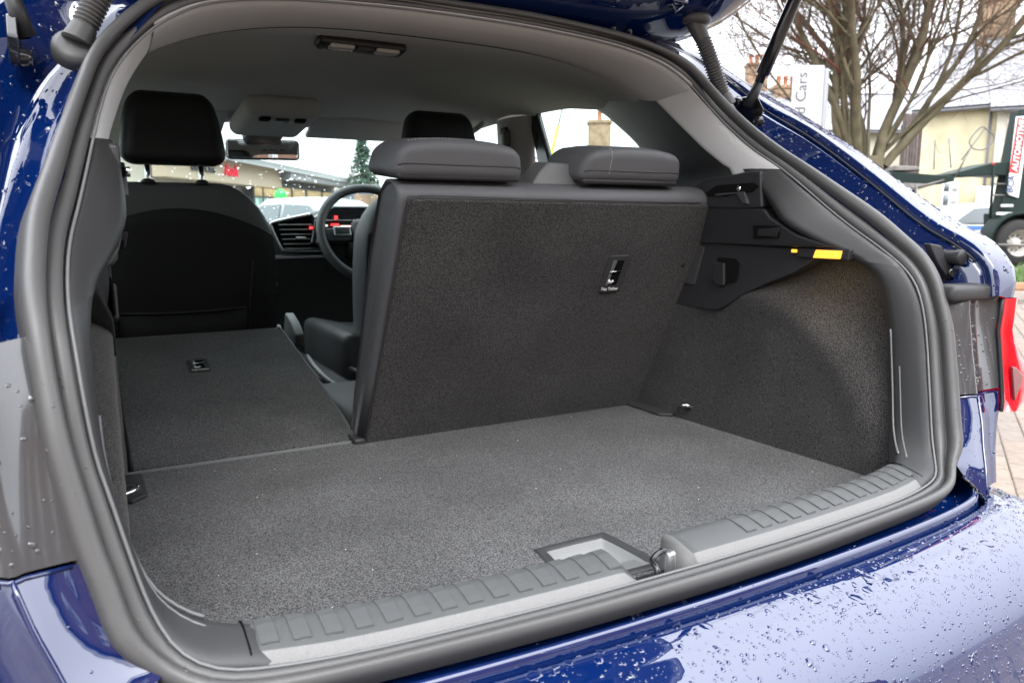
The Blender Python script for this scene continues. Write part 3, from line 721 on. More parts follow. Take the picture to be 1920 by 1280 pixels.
# headrests
def headrest(name, cx, cy, cz, w, part, h=.064):
    def fn(co):
        u = co.x/(w/2); t = min(1, max(0, (co.z/h+.5)))
        co.z -= .012*abs(u)**2.5*t
        co.x *= 1-.10*t**2
        co.y -= .010*t**2
        return co
    o = box(name, (cx, cy, cz), (w, .135, h), vinyl, bevel=.021, segs=6, cuts=5, fn=fn, rot=(R(6), 0, 0)); SP(o, part)
    for sxx in (-1, 1):
        ps = []
        for k in range(13):
            a = k/12
            ps.append(Vector((cx+sxx*w*.335, cy-.0685+.0+(.022*max(0, (a-.55)/.45)**2), cz-.022+.047*a)))
    # seam stitches: short thread dashes across the crown
    return o
hr1 = headrest('centre_headrest', -.02, .560, 1.148, .228, rback)
hr2 = headrest('outer_headrest', .318, .560, 1.151, .228, rback)
for hx, hw in ((-.02, .228), (.318, .228)):
    SP(box('headrest_base', (hx, .558, 1.1215), (hw*.93, .115, .010), plastic_dk, bevel=.004, rot=(R(6), 0, 0)), rback)
    for k in (-.06, .06): SP(tube('headrest_post', [(hx+k, .555, 1.06), (hx+k, .558, 1.125)], .006, chrome, n=8), rback)
def stitches(pts, part, n, target, r=.0007):
    bv = BVHTree.FromPolygons([v.co for v in target.data.vertices], [p.vertices for p in target.data.polygons])
    pp = []
    for p in spline(pts, n*2):
        q, nn, _i, _d = bv.find_nearest(p); pp.append(q+nn*.0004)
    vs_, fs = [], []
    for k in range(n):
        v, f = tubev([pp[2*k], pp[2*k].lerp(pp[2*k+1], .9)], r, 5)
        fs += [tuple(i+len(vs_) for i in q) for q in f]; vs_ += v
    o = mesh('stitching', vs_, fs, thread); SP(o, part)
for hr_, hx_, hw_ in ((hr1, -.02, .228), (hr2, .318, .228)):
    bv = BVHTree.FromPolygons([v.co for v in hr_.data.vertices], [p.vertices for p in hr_.data.polygons])
    for zz in (1.128,):
        pts = []
        for k in range(31):
            q, nn, _i, _d = bv.find_nearest(V(hx_-hw_*.56+hw_*1.12*k/30, .47, zz)); pts.append(q)
        SP(tube('piping', pts, .0012, vinyl_dk, n=6), rback)
stitches([(.262, .4900, 1.128), (.262, .4860, 1.146), (.263, .494, 1.166), (.264, .52, 1.180)], rback, 16, hr2)
stitches([(-.10, .525, 1.181), (-.05, .522, 1.1835), (.02, .522, 1.1825), (.07, .526, 1.179)], rback, 30, hr1)
# seat-belt outlet on the backrest shoulder
SP(prism('belt_outlet', [(.126, .528, 1.108), (.248, .528, 1.108), (.240, .533, 1.122), (.212, .54, 1.147), (.166, .54, 1.148), (.142, .533, 1.128)], (0, .05, .004), plastic_lt, bevel=.004), rback)
SP(box('latch_knob', survey(1284, 494, X=.50)+V(-.004, .004, 0), (.012, .012, .012), plastic_dk, bevel=.004), rback)

# folded one-third backrest
F0 = V(-.315, .744, .642); FD = V(0, .61, .126).normalized(); FN = V(0, -FD.z, FD.y)
def fp(x, d, h=0): return V(F0.x+x, F0.y, F0.z)+FD*d+FN*h
out = [(-.190, 0), (.190, .001), (.197, .08), (.202, .30), (.203, .640), (.195, .652), (-.178, .655), (-.190, .640)]
fold = P(prism('folded_backrest', [fp(x, d, -.095) for x, d in out], FN*.090, vinyl_dk, bevel=.012))
SP(prism('carpet_panel', [fp(x*.985, d if d > .01 else .004, -.006) for x, d in out], FN*.007, carpet_m, bevel=.004), fold)
SP(tube('panel_edge', spline([fp(x*.992, d, -.001) for x, d in out[1:6]], 40), .003, vinyl, n=6), fold)
SP(box('front_rim', fp(.005, .653, -.004), (.385, .006, .012), vinyl, bevel=.002, rot=(math.atan2(FD.z, FD.y), 0, 0)), fold)
def on_fold(px, py):
    d = survey(px, py, Y=2)-CAM; t = (F0-CAM).dot(FN)/d.dot(FN); return CAM+d*t
tM = frame(on_fold(372, 687)+FN*.0005, (1, 0, 0), FD) @ Matrix.Diagonal((.9, .9, 1, 1))
tether(fold, tM)
# hinge bracket between the two backrests
P(box('seat_hinge', (-.122, .748, .632), (.03, .05, .04), plastic_dk, bevel=.008))
# squab under, tunnel, floors
P(box('rear_squab', (.20, .98, .58), (.62, .50, .16), vinyl_dk, bevel=.04))
P(box('rear_squab', (-.31, 1.0, .48), (.40, .50, .14), vinyl_dk, bevel=.04))
P(box('cabin_floor', (0, 1.75, .31), (1.5, 2.0, .04), void, bevel=.01))
P(box('boot_well', (0, .36, .585), (.94, .66, .05), void, bevel=.01))

# ================================================================== front seats
def front_seat(s, name):
    cx = -.325 if s < 0 else .395
    ws = 1.0 if s < 0 else .93
    # back shell as stacked horizontal sections: (z, half width, y of back face, depth)
    secs = [(.56, .230, 1.555, .10), (.64, .238, 1.540, .12), (.74, .242, 1.525, .13), (.86, .245, 1.512, .13), (.96, .243, 1.504, .125), (1.02, .236, 1.50, .12), (1.07, .213, 1.497, .11), (1.108, .180, 1.497, .095), (1.132, .145, 1.50, .075), (1.142, .115, 1.51, .05)]
    rows = []
    for z, w, y, d in secs:
        row = []; w *= ws
        for k in range(28):
            a = 2*math.pi*k/28; c, sn = math.cos(a), math.sin(a)
            ex = 2.0/4.2
            px = w*abs(c)**ex*(1 if c >= 0 else -1); py = d*abs(sn)**(2/3.0)*(1 if sn >= 0 else -1)
            if sn > 0: py += .035*abs(px/w)**3            # side bolsters reach forward
            if sn < 0: py *= .55
            row.append(V(cx+px, y+d*.55+py, z))
        rows.append(row)
    # spline the stack for a smooth outline
    cols = [spline([rows[i][k] for i in range(len(rows))], 30) for k in range(28)]
    rows = [[cols[k][i] for k in range(28)] for i in range(30)]
    o = grid(name, rows, vinyl, closev=True)
    bm = bmesh.new(); bm.from_mesh(o.data); bm.verts.ensure_lookup_table()
    bm.faces.new([bm.verts[29*28+k] for k in range(28)]); bmesh.ops.recalc_face_normals(bm, faces=bm.faces); bm.to_mesh(o.data); bm.free()
    for p in o.data.polygons: p.use_smooth = True
    seat = P(o)
    # dark back panel: a slightly proud skin over the lower back with an arched top
    rr = []
    for i in range(16):
        f = i/15; row = []
        for k in range(15):
            u = -1+2*k/14
            ztop = 1.078-.070*abs(u)**2.2; z = .60+(ztop-.60)*f
            w = lin(z, [.56, .64, .74, .86, .96, 1.02, 1.07], [.230, .238, .242, .245, .243, .236, .213])*.965*ws
            y = lin(z, [.56, .64, .74, .86, .96, 1.02, 1.08], [1.555, 1.540, 1.525, 1.512, 1.504, 1.50, 1.497])-.006
            row.append(V(cx+u*w, y+.040*abs(u)**5-.004*math.sin(math.pi*f), z))
        rr.append(row)
    o = grid('seat_back_panel', rr, fabric_bk, thick=.008, recalc=True); SP(o, seat)
    for px_ in (1,):
        pk = grid('seat_pocket', [[V(cx+(-.15+.3*k/8), 1.497+.030*(1-f)-.008*math.sin(math.pi*k/8), .62+.20*f-.004*math.sin(math.pi*k/8)) for k in range(9)] for f in (0, .33, .66, 1)], fabric_bk, thick=.006, recalc=True); SP(pk, seat)
        SP(tube('pocket_seam', [V(cx+(-.15+.3*k/8), 1.489-.008*math.sin(math.pi*k/8), .822-.004*math.sin(math.pi*k/8)) for k in range(9)], .0022, plastic, n=6), seat)
        for kk in (-1, 1): SP(tube('panel_seam', spline([V(cx+kk*.155, 1.528, .62), V(cx+kk*.158, 1.503, .80), V(cx+kk*.175, 1.497, .95)], 14), .0016, plastic, n=6), seat)
    # headrest with its posts
    hx = -.326 if s < 0 else .398
    def fn(co):
        t = (co.z+.085)/.17
        co.x *= 1.03-.26*max(0, t)**2.0
        co.y += .02*max(0, t)
        return co
    h = box('headrest', (hx, 1.505, 1.272), (.238, .085, .178), leather_bk, bevel=.034, segs=6, cuts=3, fn=fn); SP(h, seat)
    for k in (-.062, .062):
        SP(tube('headrest_post', [(hx+k, 1.515, 1.10), (hx+k, 1.51, 1.20)], .0065, chrome, n=10), seat)
        SP(lathe('post_collar', [(0, .0), (.017, 0), (.017, .006), (.010, .012), (0, .012)], plastic_dk, axis='Z', loc=(hx+k, 1.512, 1.138), n=14), seat)
    # squab with raised side bolsters
    sq = box('seat_squab', (cx-.035, 1.84, .60), (.49, .52, .17), vinyl_dk, bevel=.05, segs=5, cuts=4, fn=lambda co: Vector((co.x, co.y, co.z+.035*abs(co.x/.22)**3*(1 if co.z > 0 else 0)))); SP(sq, seat)
    SP(box('seat_base', (cx, 1.82, .46), (.40, .50, .14), plastic_dk, bevel=.03), seat)
    SP(box('recliner_cover', (cx-.255, 1.60, .56), (.03, .16, .12), plastic_dk, bevel=.012), seat)
    return seat
passenger = front_seat(-1, 'passenger_seat'); driver = front_seat(1, 'driver_seat')

# ---- centre console, handbrake-side trims
con = P(box('centre_console', (0, 1.72, .52), (.17, 1.0, .20), plastic_dk, bevel=.03))
pale = mat('console_trim', (.30, .31, .31), rough=.4)
SP(tube('console_rail', spline([survey(575, 668, X=.0), survey(594, 692, X=.0), survey(614, 712, X=.0), survey(636, 727, X=.0)], 16), .008, pale, n=8), con)
SP(prism('tunnel_plate', [survey(px, py, X=.0) for px, py in ((551, 585), (562, 603), (572, 628), (571, 650), (562, 655), (548, 630))], (-.025, .01, 0), plastic_lt, bevel=.006), con)
SP(box('console_tread', (-.075, 1.62, .715), (.05, .12, .01), plastic_lt, bevel=.003, rot=(R(28), 0, 0)), con)
SP(lathe('gear_knob', [(0, .05), (.02, .045), (.026, .02), (.02, 0), (.008, -.02), (.008, -.10)], black_gloss, axis='Z', loc=(.0, 2.0, .80), n=16), con)

# ---- dashboard
dash_m = mat('dashboard_soft', (.075, .078, .08), rough=.55, spec=.4, bump=.35, bscale=800)
rows = []
for k in range(25):
    x = -.68+1.36*k/24
    hump = .045*math.exp(-((x-.36)/.19)**4)
    rows.append([V(x, 2.72, 1.0), V(x, 2.50, 1.03+hump*.3), V(x, 2.34, 1.045+hump), V(x, 2.25, 1.048+hump), V(x, 2.215, 1.035+hump), V(x, 2.215, 1.00), V(x, 2.23, .93), V(x, 2.235, .90), V(x, 2.27, .86), V(x, 2.35, .70), V(x, 2.40, .45)])
dash = P(grid('dashboard', rows, dash_m, recalc=True))
fr = prism('vent_surround', [V(.045, 2.20, 1.042), V(.20, 2.20, 1.072), V(.235, 2.20, .95), V(.085, 2.20, .943)], (0, .02, 0), void, bevel=.004); SP(fr, dash)
SP(tube('vent_trim', spline([(.19, 2.196, 1.070), (.12, 2.196, 1.056), (.055, 2.196, 1.040), (.050, 2.196, 1.028), (.070, 2.196, .975), (.085, 2.196, .948), (.10, 2.196, .942), (.24, 2.196, .937)], 40), .005, satin, n=8), dash)
for k in range(6):
    z = 1.032-.017*k; SP(box('vent_slat', (.135+.004*k, 2.192, z), (.12, .016, .0045), plastic_lt, bevel=.0015), dash)
SP(box('vent_tab', (.15, 2.184, .985), (.035, .010, .008), satin, bevel=.002), dash)
SP(box('dash_strip', (.12, 2.222, .917), (.30, .012, .014), satin, bevel=.004), dash)
pod = prism('instrument_pod', [V(.18, 2.17, .96), V(.20, 2.17, 1.06), V(.27, 2.17, 1.10), V(.52, 2.17, 1.10), V(.57, 2.17, 1.05), V(.56, 2.17, .95)], (0, .09, 0), black_gloss, bevel=.01); SP(pod, dash)
red_on = mat('red_warning', (.6, .02, .02), emit=(1, .03, .03), estr=2.2); wht_on = mat('display_white', (.6, .5, .5), emit=(1, .6, .55), estr=1.2)
for (px, py, w, h, mm) in [(630, 408, .012, .012, red_on), (628, 421, .03, .006, red_on), (650, 424, .045, .005, wht_on), (612, 423, .008, .006, wht_on), (618, 430, .008, .006, red_on), (583, 427, .012, .008, red_on)]:
    p = survey(px, py, Y=2.167); SP(box('warning_light', p, (w, .004, h), mm, bevel=.001), dash)
p = survey(635, 413, Y=2.167); SP(box('display_line', p, (.17, .004, .003), satin, bevel=.001), dash)
# steering wheel
stw_c = V(.372, 2.06, 1.0); tilt = R(24)
stw_m = mat('steering_leather', (.05, .052, .054), rough=.5, spec=.4)
Mst = Matrix.Translation(stw_c) @ Matrix.Rotation(-tilt, 4, 'X')
ring = [Mst @ V(.183*math.cos(a), 0, .183*math.sin(a)*(.97)) for a in [2*math.pi*k/48 for k in range(48)]]
stw = P(tube('steering_wheel', ring, .0165, stw_m, n=12, closed=True))
SP(box('wheel_hub', Mst @ V(0, -.01, -.01), (.15, .05, .12), plastic, bevel=.03, rot=(-tilt, 0, 0)), stw)
for sg in (-1, 1):
    SP(box('wheel_spoke', Mst @ V(sg*.115, 0, -.005), (.11, .018, .05), plastic_dk, bevel=.006, rot=(-tilt, 0, 0)), stw)
    SP(box('spoke_switches', Mst @ V(sg*.11, -.012, .006), (.062, .010, .034), satin, bevel=.003, rot=(-tilt, 0, 0)), stw)
    SP(box('switch_block', Mst @ V(sg*.11, -.0185, .006), (.050, .006, .024), plastic_dk, bevel=.002, rot=(-tilt, 0, 0)), stw)
SP(box('lower_spoke', Mst @ V(0, 0, -.11), (.05, .016, .14), plastic_dk, bevel=.006, rot=(-tilt, 0, 0)), stw)
P(tube('column_stalk', [(.33, 2.12, 1.0), (.22, 2.10, .975), (.185, 2.10, .97)], [.008, .009, .013], plastic_dk, n=8))
P(box('steering_column', (.372, 2.17, .96), (.10, .2, .09), plastic_dk, bevel=.03, rot=(-tilt, 0, 0)))

# ---- overhead console, visors, mirror, handles, windscreen frame
oc = P(box('overhead_console', (-.012, 1.80, 1.352), (.215, .30, .06), headliner, bevel=.028, segs=5, rot=(R(-7), 0, 0)))
for k in (-.05, .05): SP(box('map_light', (-.012+k, 1.69, 1.333), (.03, .03, .012), void, bevel=.004, rot=(R(-7), 0, 0)), oc)
SP(box('console_switch', (-.012, 1.70, 1.332), (.04, .03, .010), plastic, bevel=.003, rot=(R(-7), 0, 0)), oc)
SP(box('sensor_cover', (-.012, 1.95, 1.325), (.12, .10, .05), plastic_lt, bevel=.016, rot=(R(-14), 0, 0)), oc)
for s, x0, x1 in ((1, .13, .52), (-1, -.52, -.13)):
    P(box('sun_visor', ((x0+x1)/2, 1.93, 1.347), (x1-x0, .15, .018), headliner, bevel=.008, rot=(R(-18), 0, R(0))))
mir_m = mat('mirror_glass', (.9, .9, .9), rough=.01, metal=1)
rvm = P(box('rear_view_mirror', (-.006, 2.0, 1.273), (.228, .030, .066), black_gloss, bevel=.014, rot=(R(-4), 0, R(-12))))
SP(box('mirror_face', (-.0095, 1.9838, 1.272), (.214, .002, .054), mir_m, bevel=.0008, rot=(R(-4), 0, R(-12))), rvm)
SP(tube('mirror_stalk', [(-.006, 2.0, 1.29), (-.006, 2.03, 1.32)], .012, black_gloss, n=8), rvm)
for s in (1, -1):
    P(tube('grab_handle', spline([(s*.60, 1.62, 1.352), (s*.575, 1.66, 1.327), (s*.575, 1.78, 1.325), (s*.60, 1.82, 1.35)], 16), .009, headliner, n=8))
    P(box('coat_hook', (s*.61, 1.505, 1.318), (.012, .03, .02), plastic, bevel=.003))
    # B pillar with belt anchor, black door frame and seals
    rows = []
    for i in range(14):
        f = i/13; z = 1.355-.85*f; y = 1.52+.02*f
        rows.append([V(s*x, yy, z) for x, yy in ((.66+.05*f, y-.105-.03*f), (.632+.05*f, y-.095-.03*f), (.616+.06*f, y-.05), (.616+.06*f, y+.02), (.63+.05*f, y+.07), (.66+.05*f, y+.085))])
    P(grid('centre_pillar_trim', rows, pillar_m, recalc=True))
    bl = P(box('belt_anchor', (s*.606, 1.485, 1.29), (.02, .026, .055), plastic_lt, bevel=.008))
    SP(mesh('seat_belt', [(s*.607, 1.475, 1.27), (s*.607, 1.515, 1.27), (s*.64, 1.54, .70), (s*.64, 1.50, .70)], [(0, 1, 2, 3)], plastic_dk, thick=.002), bl)
    P(prism('door_frame', [(s*.655, 1.44, 1.362), (s*.655, 1.395, 1.366), (s*.655, 1.305, 1.19), (s*.655, 1.29, 1.10), (s*.655, 1.37, 1.10), (s*.655, 1.37, 1.19)], (s*.02, 0, 0), black_gloss, bevel=.004))
    P(tube('window_channel', spline([(s*.662, 1.398, 1.362), (s*.662, 1.345, 1.27), (s*.662, 1.31, 1.20), (s*.662, 1.285, 1.12)], 20), .006, plastic_lt, n=6))
    # doors: inner panels and belt line
    P(prism('rear_door_panel', [(s*.655, .80, .60), (s*.655, .80, 1.135), (s*.655, 1.42, 1.15), (s*.655, 1.42, .35), (s*.655, 1.05, .35)], (s*.08, 0, 0), plastic_dk, bevel=.015))
    P(prism('front_door_panel', [(s*.66, 1.55, .35), (s*.66, 1.55, 1.13), (s*.66, 2.5, 1.05), (s*.66, 2.5, .35)], (s*.08, 0, 0), plastic_dk, bevel=.015))
    # roof rails and A pillars
    P(tube('cant_rail', spline([(s*.655, 1.05, 1.352), (s*.662, 1.25, 1.372), (s*.662, 1.5, 1.375), (s*.648, 1.75, 1.365), (s*.63, 1.97, 1.335)], 24), .018, headliner, n=8))
    P(tube('screen_pillar', spline([(s*.63, 1.95, 1.345), (s*.665, 2.25, 1.21), (s*.70, 2.60, 1.03), (s*.71, 2.72, .97)], 20), .030, headliner, n=8))
# glazing
screen_g = glassmat('windscreen_glass', (.86, .97, .94)); side_g = glassmat('side_glass', (.80, .95, .90))
rows = [[V(x*(.635+.085*f), 1.985+.76*f-.05*abs(x)**2+0*f, 1.352-.375*f-.012*abs(x)**2) for x in [-1+2*k/10 for k in range(11)]] for f in [j/8 for j in range(9)]]
wscreen = P(grid('windscreen', rows, screen_g, recalc=True))
for s in (1, -1):
    P(mesh('rear_door_glass', [(s*.672, 1.40, 1.366), (s*.672, 1.06, 1.342), (s*.676, .86, 1.18), (s*.686, .84, 1.10), (s*.686, 1.30, 1.10)], [(0, 1, 2, 3, 4)], side_g, smooth=False))
    P(mesh('front_door_glass', [(s*.672, 1.60, 1.366), (s*.66, 1.95, 1.34), (s*.71, 2.55, 1.04), (s*.70, 1.60, 1.10)], [(0, 1, 2, 3)], side_g, smooth=False))

# ================================================================== tailgate
T0 = V(0, .585, 1.418); TEL = R(31); TD = V(0, -math.cos(TEL), math.sin(TEL)); TN = V(0, -math.sin(TEL), -math.cos(TEL))  # TN: inner side
def tg(x, d, h=0): return T0+V(x, 0, 0)+TD*d+TN*h
TW = [(-.075, .30), (-.068, .43), (-.045, .515), (.0, .575), (.05, .603), (.14, .622), (.30, .638), (.50, .66), (.68, .66), (.80, .64), (.90, .60), (.95, .52), (.97, .40)]
TW = [(d*1.09, w) for d, w in TW]
tw = spline([V(d, w, 0) for d, w in TW], 40)
def tgrow(d, w):   # outer skin, gently crowned
    row = []
    for k in range(33):
        u = -1+2*k/32
        row.append(tg(u*w, d, -.03+.012*(1-u*u)))
    return row
tgate = P(grid('tailgate', [tgrow(p.x, p.y) for p in tw], paint, recalc=True))
# inner frame: a raised ring of pressed steel round the glass
def ring_rows(s0, s1):
    rr = []
    outl = [V(p.y, p.x, 0) for p in tw]+[V(-p.y, p.x, 0) for p in reversed(tw)]
    cen = V(0, .51, 0)
    for p in outl:
        q = lambda f, h: tg(*(lambda r: (r.x, r.y))(cen+(p-cen)*f), h)
        rr.append([q(1.0, -.03), q(1.0, -.012), q(.992, -.004), q(.975, -.002), q(.965, .006), q(.955, .008), q(.945, .016), q(.90, .034), q(.86, .040), q(.80, .040), q(.74, .032), q(.70, .010), q(.68, -.008), q(.68, -.018)])
    return rr
SP(grid('inner_frame', ring_rows(0, 1), paint, closeu=True, recalc=True), tgate)
dark_g = mat('dark_glass', (.01, .012, .014), rough=.04, spec=.6)
SP(grid('rear_window', [[tg(u*w*.69, .51+(d-.51)*.69, -.012) for u in [-1+2*k/8 for k in range(9)]] for d, w in ((p.x, p.y) for p in tw)], dark_g, thick=.004), tgate)
# rubber edge of the tailgate
SP(tube('edge_strip', [tg(p.y, p.x, -.014) for p in tw], .006, plastic_dk, n=6), tgate)
# hinges between roof and tailgate
for s in (1, -1):
    for x in (.33,):
        hg = P(box('tailgate_hinge', (s*x, .575, 1.405), (.055, .07, .022), paint, bevel=.006, rot=(R(-12), 0, 0)))
        SP(tube('hinge_arm', spline([(s*x, .60, 1.41), (s*x, .56, 1.425), (s*x, .53, 1.435)], 8), .009, paint, n=8), hg)
        for k in (-.018, .018): SP(lathe('hinge_bolt', [(0, -.012), (.007, -.012), (.008, -.004), (.008, 0)], black_gloss, axis='Z', loc=(s*x+k, .562, 1.394), n=10), hg)
    for x in (.27, .40):
        bz = P(box('frame_bracket', tg(s*x, .085, .036), (.035, .03, .014), paint, bevel=.004))
        SP(tube('bracket_clip', [tg(s*x-.012, .085, .044), tg(s*x, .075, .052), tg(s*x+.012, .085, .044)], .003, paint, n=6), bz)
    # cable conduit: grommet on the tailgate, ribbed hose, boot on the body
    top = tg(s*.455, .055, .036); 
    a = survey(1303, 42, X=.47); b = survey(1322, 85, X=.485); c_ = survey(1335, 120, X=.500); d = survey(1350, 165, X=.520); e = survey(1362, 198, X=.535)
    pth = spline([sx(s, q) for q in (a, b, c_, d, e)], 121)
    rad = []
    for i in range(121):
        f = i/120
        if f < .22: rad.append(.0165-.010*0-.003*f/.22)
        elif f < .86: rad.append(.0158 if i % 4 < 2 else .0128)
        else: rad.append(.0145+.004*(f-.86)/.14)
    cd = P(tube('cable_conduit', pth, rad, seal_m, n=16))
    SP(lathe('conduit_grommet', [(0, -.008), (.024, -.008), (.030, -.002), (.028, .006), (.016, .010)], seal_m, axis='Z', loc=pth[0]+V(0, 0, .004), n=22), cd)
    bo = SP(lathe('conduit_boot', [(.0, -.006), (.020, -.006), (.027, -.002), (.029, .004), (.029, .014)], seal_m, axis='Y', n=22), cd)
    bo.data.transform(Matrix.Translation(pth[-1]+V(0, .004, -.004)) @ Matrix.Rotation(R(-38), 4, 'X'))
    # gas strut: bracket, ball end, tube
    sa = survey(1408, 190, X=.59); sb = survey(1490, 0, X=.635); dirv = (sb-sa).normalized()
    top_ = sa+dirv*.50
    gs = P(tube('gas_strut', [sx(s, p) for p in (sa+dirv*.03, sa+dirv*.05, sa+dirv*.052, sa+dirv*.34, sa+dirv*.342, top_)], [.0085, .0085, .0125, .0125, .006, .006], black_gloss, n=16))
    SP(tube('strut_end', [sx(s, p) for p in (sa-dirv*.012, sa+dirv*.035)], [.0115, .009], plastic_dk, n=12), gs)
    pts = [survey(px, py, X=.594) for px, py in ((1378, 186), (1395, 182), (1420, 180), (1432, 205), (1424, 236), (1412, 240), (1390, 222), (1372, 204))]
    SP(prism('strut_bracket', [sx(s, p) for p in pts], (s*.012, .012, .004), black_gloss, bevel=.003), gs)
    for px, py in ((1383, 193), (1421, 228)):
        q = survey(px, py, X=.590); o = SP(lathe('bracket_screw', [(0, -.005), (.004, -.005), (.0045, -.008), (.0085, -.007), (.010, -.002), (.011, .004)], black_gloss, axis='X', loc=(0, 0, 0), n=14), gs)
        for v in o.data.vertices:
            v.co = V(s*(v.co.x)+s*q.x, v.co.y+q.y, v.co.z+q.z)
        fixn(o)
    # stop buffers low on the pillars
    q = survey(1766, 482, X=.632)
    bf = P(lathe('stop_buffer', [(0, -.022), (.011, -.022), (.013, -.018), (.011, -.006), (.012, .004), (.010, .012)], plastic_dk, axis='Y', loc=(s*.645, q.y-.005, q.z), n=16))
    SP(prism('buffer_bracket', [V(s*.612, q.y+.008, q.z+.022), V(s*.632, q.y+.0, q.z+.018), V(s*.655, q.y-.012, q.z-.028), V(s*.64, q.y-.012, q.z-.036), V(s*.618, q.y-.004, q.z-.008)], (0, .014, 0), plastic_dk, bevel=.003), bf)
    SP(lathe('bracket_eye', [(0, -.0035), (.005, -.0035), (.0075, -.005), (.0085, -.001)], black_gloss, axis='Y', loc=(s*.640, q.y-.012, q.z-.024), n=14), bf)
# ================================================================== rain
water = mat('water', (1, 1, 1), rough=0, trans=1, ior=1.33)
def scatter(name, objs, n, r0, r1, keep=None, part=None, seed=1, squash=.26, big=.06, m=None):
    """domed droplets sitting on the faces of the given car parts"""
    rnd = random.Random(seed); tris = []
    for o in objs:
        me = o.data; me.calc_loop_triangles()
        for t in me.loop_triangles:
            a, b, c = [me.vertices[i].co for i in t.vertices]
            cen = (a+b+c)/3
            if keep is None or keep(cen, t.normal): tris.append((a.copy(), b.copy(), c.copy(), t.normal.copy(), t.area))
    if not tris: return None
    cum = []; tot = 0
    for t in tris: tot += t[4]; cum.append(tot)
    import bisect
    vs_, fs = [], []
    for _ in range(n):
        a, b, c, nn, _a = tris[min(len(tris)-1, bisect.bisect(cum, rnd.random()*tot))]
        u, v = rnd.random(), rnd.random()
        if u+v > 1: u, v = 1-u, 1-v
        p = a+(b-a)*u+(c-a)*v
        if (CAM-p).dot(nn) < 0: nn = -nn
        r = r0+(r1-r0)*rnd.random()**3
        if rnd.random() < big: r *= 1.7
        t = nn.orthogonal().normalized(); t.rotate(Matrix.Rotation(rnd.random()*6.28, 3, nn)); w = nn.cross(t)
        st = 1+rnd.random()*.5; o0 = len(vs_)
        k = 8
        for rr, hh in ((1, -.05), (.93, .45), (.55, .88)):
            for i in range(k):
                an = 6.2832*i/k; wob = 1+.14*math.sin(3*an+r*9e3)
                vs_.append(p+t*(math.cos(an)*r*rr*st*wob)+w*(math.sin(an)*r*rr*wob)+nn*(r*squash*hh*1.4))
        vs_.append(p+nn*(r*squash*1.4))
        fs += gridf(3, k, False, True, o0)
        fs += [(o0+2*k+i, o0+2*k+(i+1) % k, o0+3*k) for i in range(k)]
    o = mesh(name, vs_, fs, m or (gloss_grey if objs[0] in lamp_panel else seal_m if objs[0] is seal else paint_wet)); o['kind'] = 'stuff'; fixn(o)
    if part is not None: SP(o, part)
    return o
scatter('water_drops', [bumper], 6800, .0006, .0025, lambda c, n: c.z > .50 and c.y < .14 and c.x > -.50, bumper, 3)
scatter('water_puddles', [bumper], 90, .003, .0075, lambda c, n: c.z > .640 and c.y < .02, bumper, 23, squash=.09)
scatter('water_drops', [rear_panel], 160, .0010, .003, lambda c, n: c.z < .672, rear_panel, 4)
scatter('water_drops', [quarter[0]], 2600, .0008, .0024, lambda c, n: c.x > .60 and c.y < .75, quarter[0], 5)
scatter('water_drops', [quarter[1]], 900, .0009, .0028, lambda c, n: c.y < .75 and c.x < -.5, quarter[1], 6)
scatter('water_drops', [lamp_panel[0]], 90, .0010, .0026, None, lamp_panel[0], 8)
scatter('water_drops', [lamp_panel[1]], 70, .0010, .0028, None, lamp_panel[1], 9)
scatter('water_drops', [rear_corner[0]], 220, .0008, .0022, None, rear_corner[0], 10)
scatter('water_drops', [rear_corner[1]], 30, .0009, .0020, None, rear_corner[1], 11)
scatter('water_drops', [seal], 160, .0007, .0016, lambda c, n: c.z < .95 and abs(c.x) > .5, seal, 12)
scatter('rain_spots', [wscreen], 700, .0014, .0042, None, wscreen, 13, m=water)
scatter('water_drops', [tgate], 160, .001, .003, lambda c, n: abs(c.x) > .40, tgate, 14)

# bits of lint on the carpets
rnd = random.Random(31); vs_, fs = [], []
for _ in range(26):
    x, y = rnd.uniform(-.48, .48), rnd.uniform(.08, .70); a_ = rnd.random()*3.14; L_ = rnd.uniform(.0006, .0026)
    v, f = tubev([V(x, y, FZ+.0008), V(x+math.cos(a_)*L_, y+math.sin(a_)*L_, FZ+.0012)], .00035, 4); fs += [tuple(i+len(vs_) for i in q_) for q_ in f]; vs_ += v
o = mesh('lint', vs_, fs, white_print); o['kind'] = 'stuff'; SP(o, floor)

# ================================================================== SURROUNDINGS
BETA = YAW
# individually laid paving blocks beside the car (the rest of the yard is too far to pick apart)
bm = bmesh.new(); bmesh.ops.create_cube(bm, size=1)
for v in bm.verts: v.co = V(v.co.x*.2055, v.co.y*.1005, v.co.z*.012)
bmesh.ops.bevel(bm, geom=[e for e in bm.edges if e.verts[0].co.z > 0 and e.verts[1].co.z > 0], offset=.004, segments=1, affect='EDGES')
bmat = [mat('paver_%s' % n_, c, rough=.5, var=.18, vscale=30, bump=.4, bscale=120) for n_, c in (('tan', (.165, .130, .100)), ('buff', (.150, .114, .088)), ('grey', (.138, .112, .092)))]
bmes = []
for i, mm in enumerate(bmat):
    me = bpy.data.meshes.new('paving_block'); bm.to_mesh(me); me.materials.append(mm); bmes.append(me)
bm.free()
rnd = random.Random(5); cand = []
ca, sa_ = math.cos(R(32)), math.sin(R(32))
for i in range(-5, 60):
    for j in range(-80, 80):
        lx = i*.21+(.105 if j % 2 else 0); ly = j*.105
        wx, wy = lx*ca-ly*sa_, lx*sa_+ly*ca
        v = V(wx, wy, 0)-CAM; z = v.dot(c_fwd)
        if z < 1 or wx < .95: continue
        px = 960+F*v.dot(c_right)/z; py = 640-F*v.dot(c_up)/z
        if 1850 < px < 2080 and py < 1000 and py > 545: cand.append((z, wx, wy))
cand.sort()
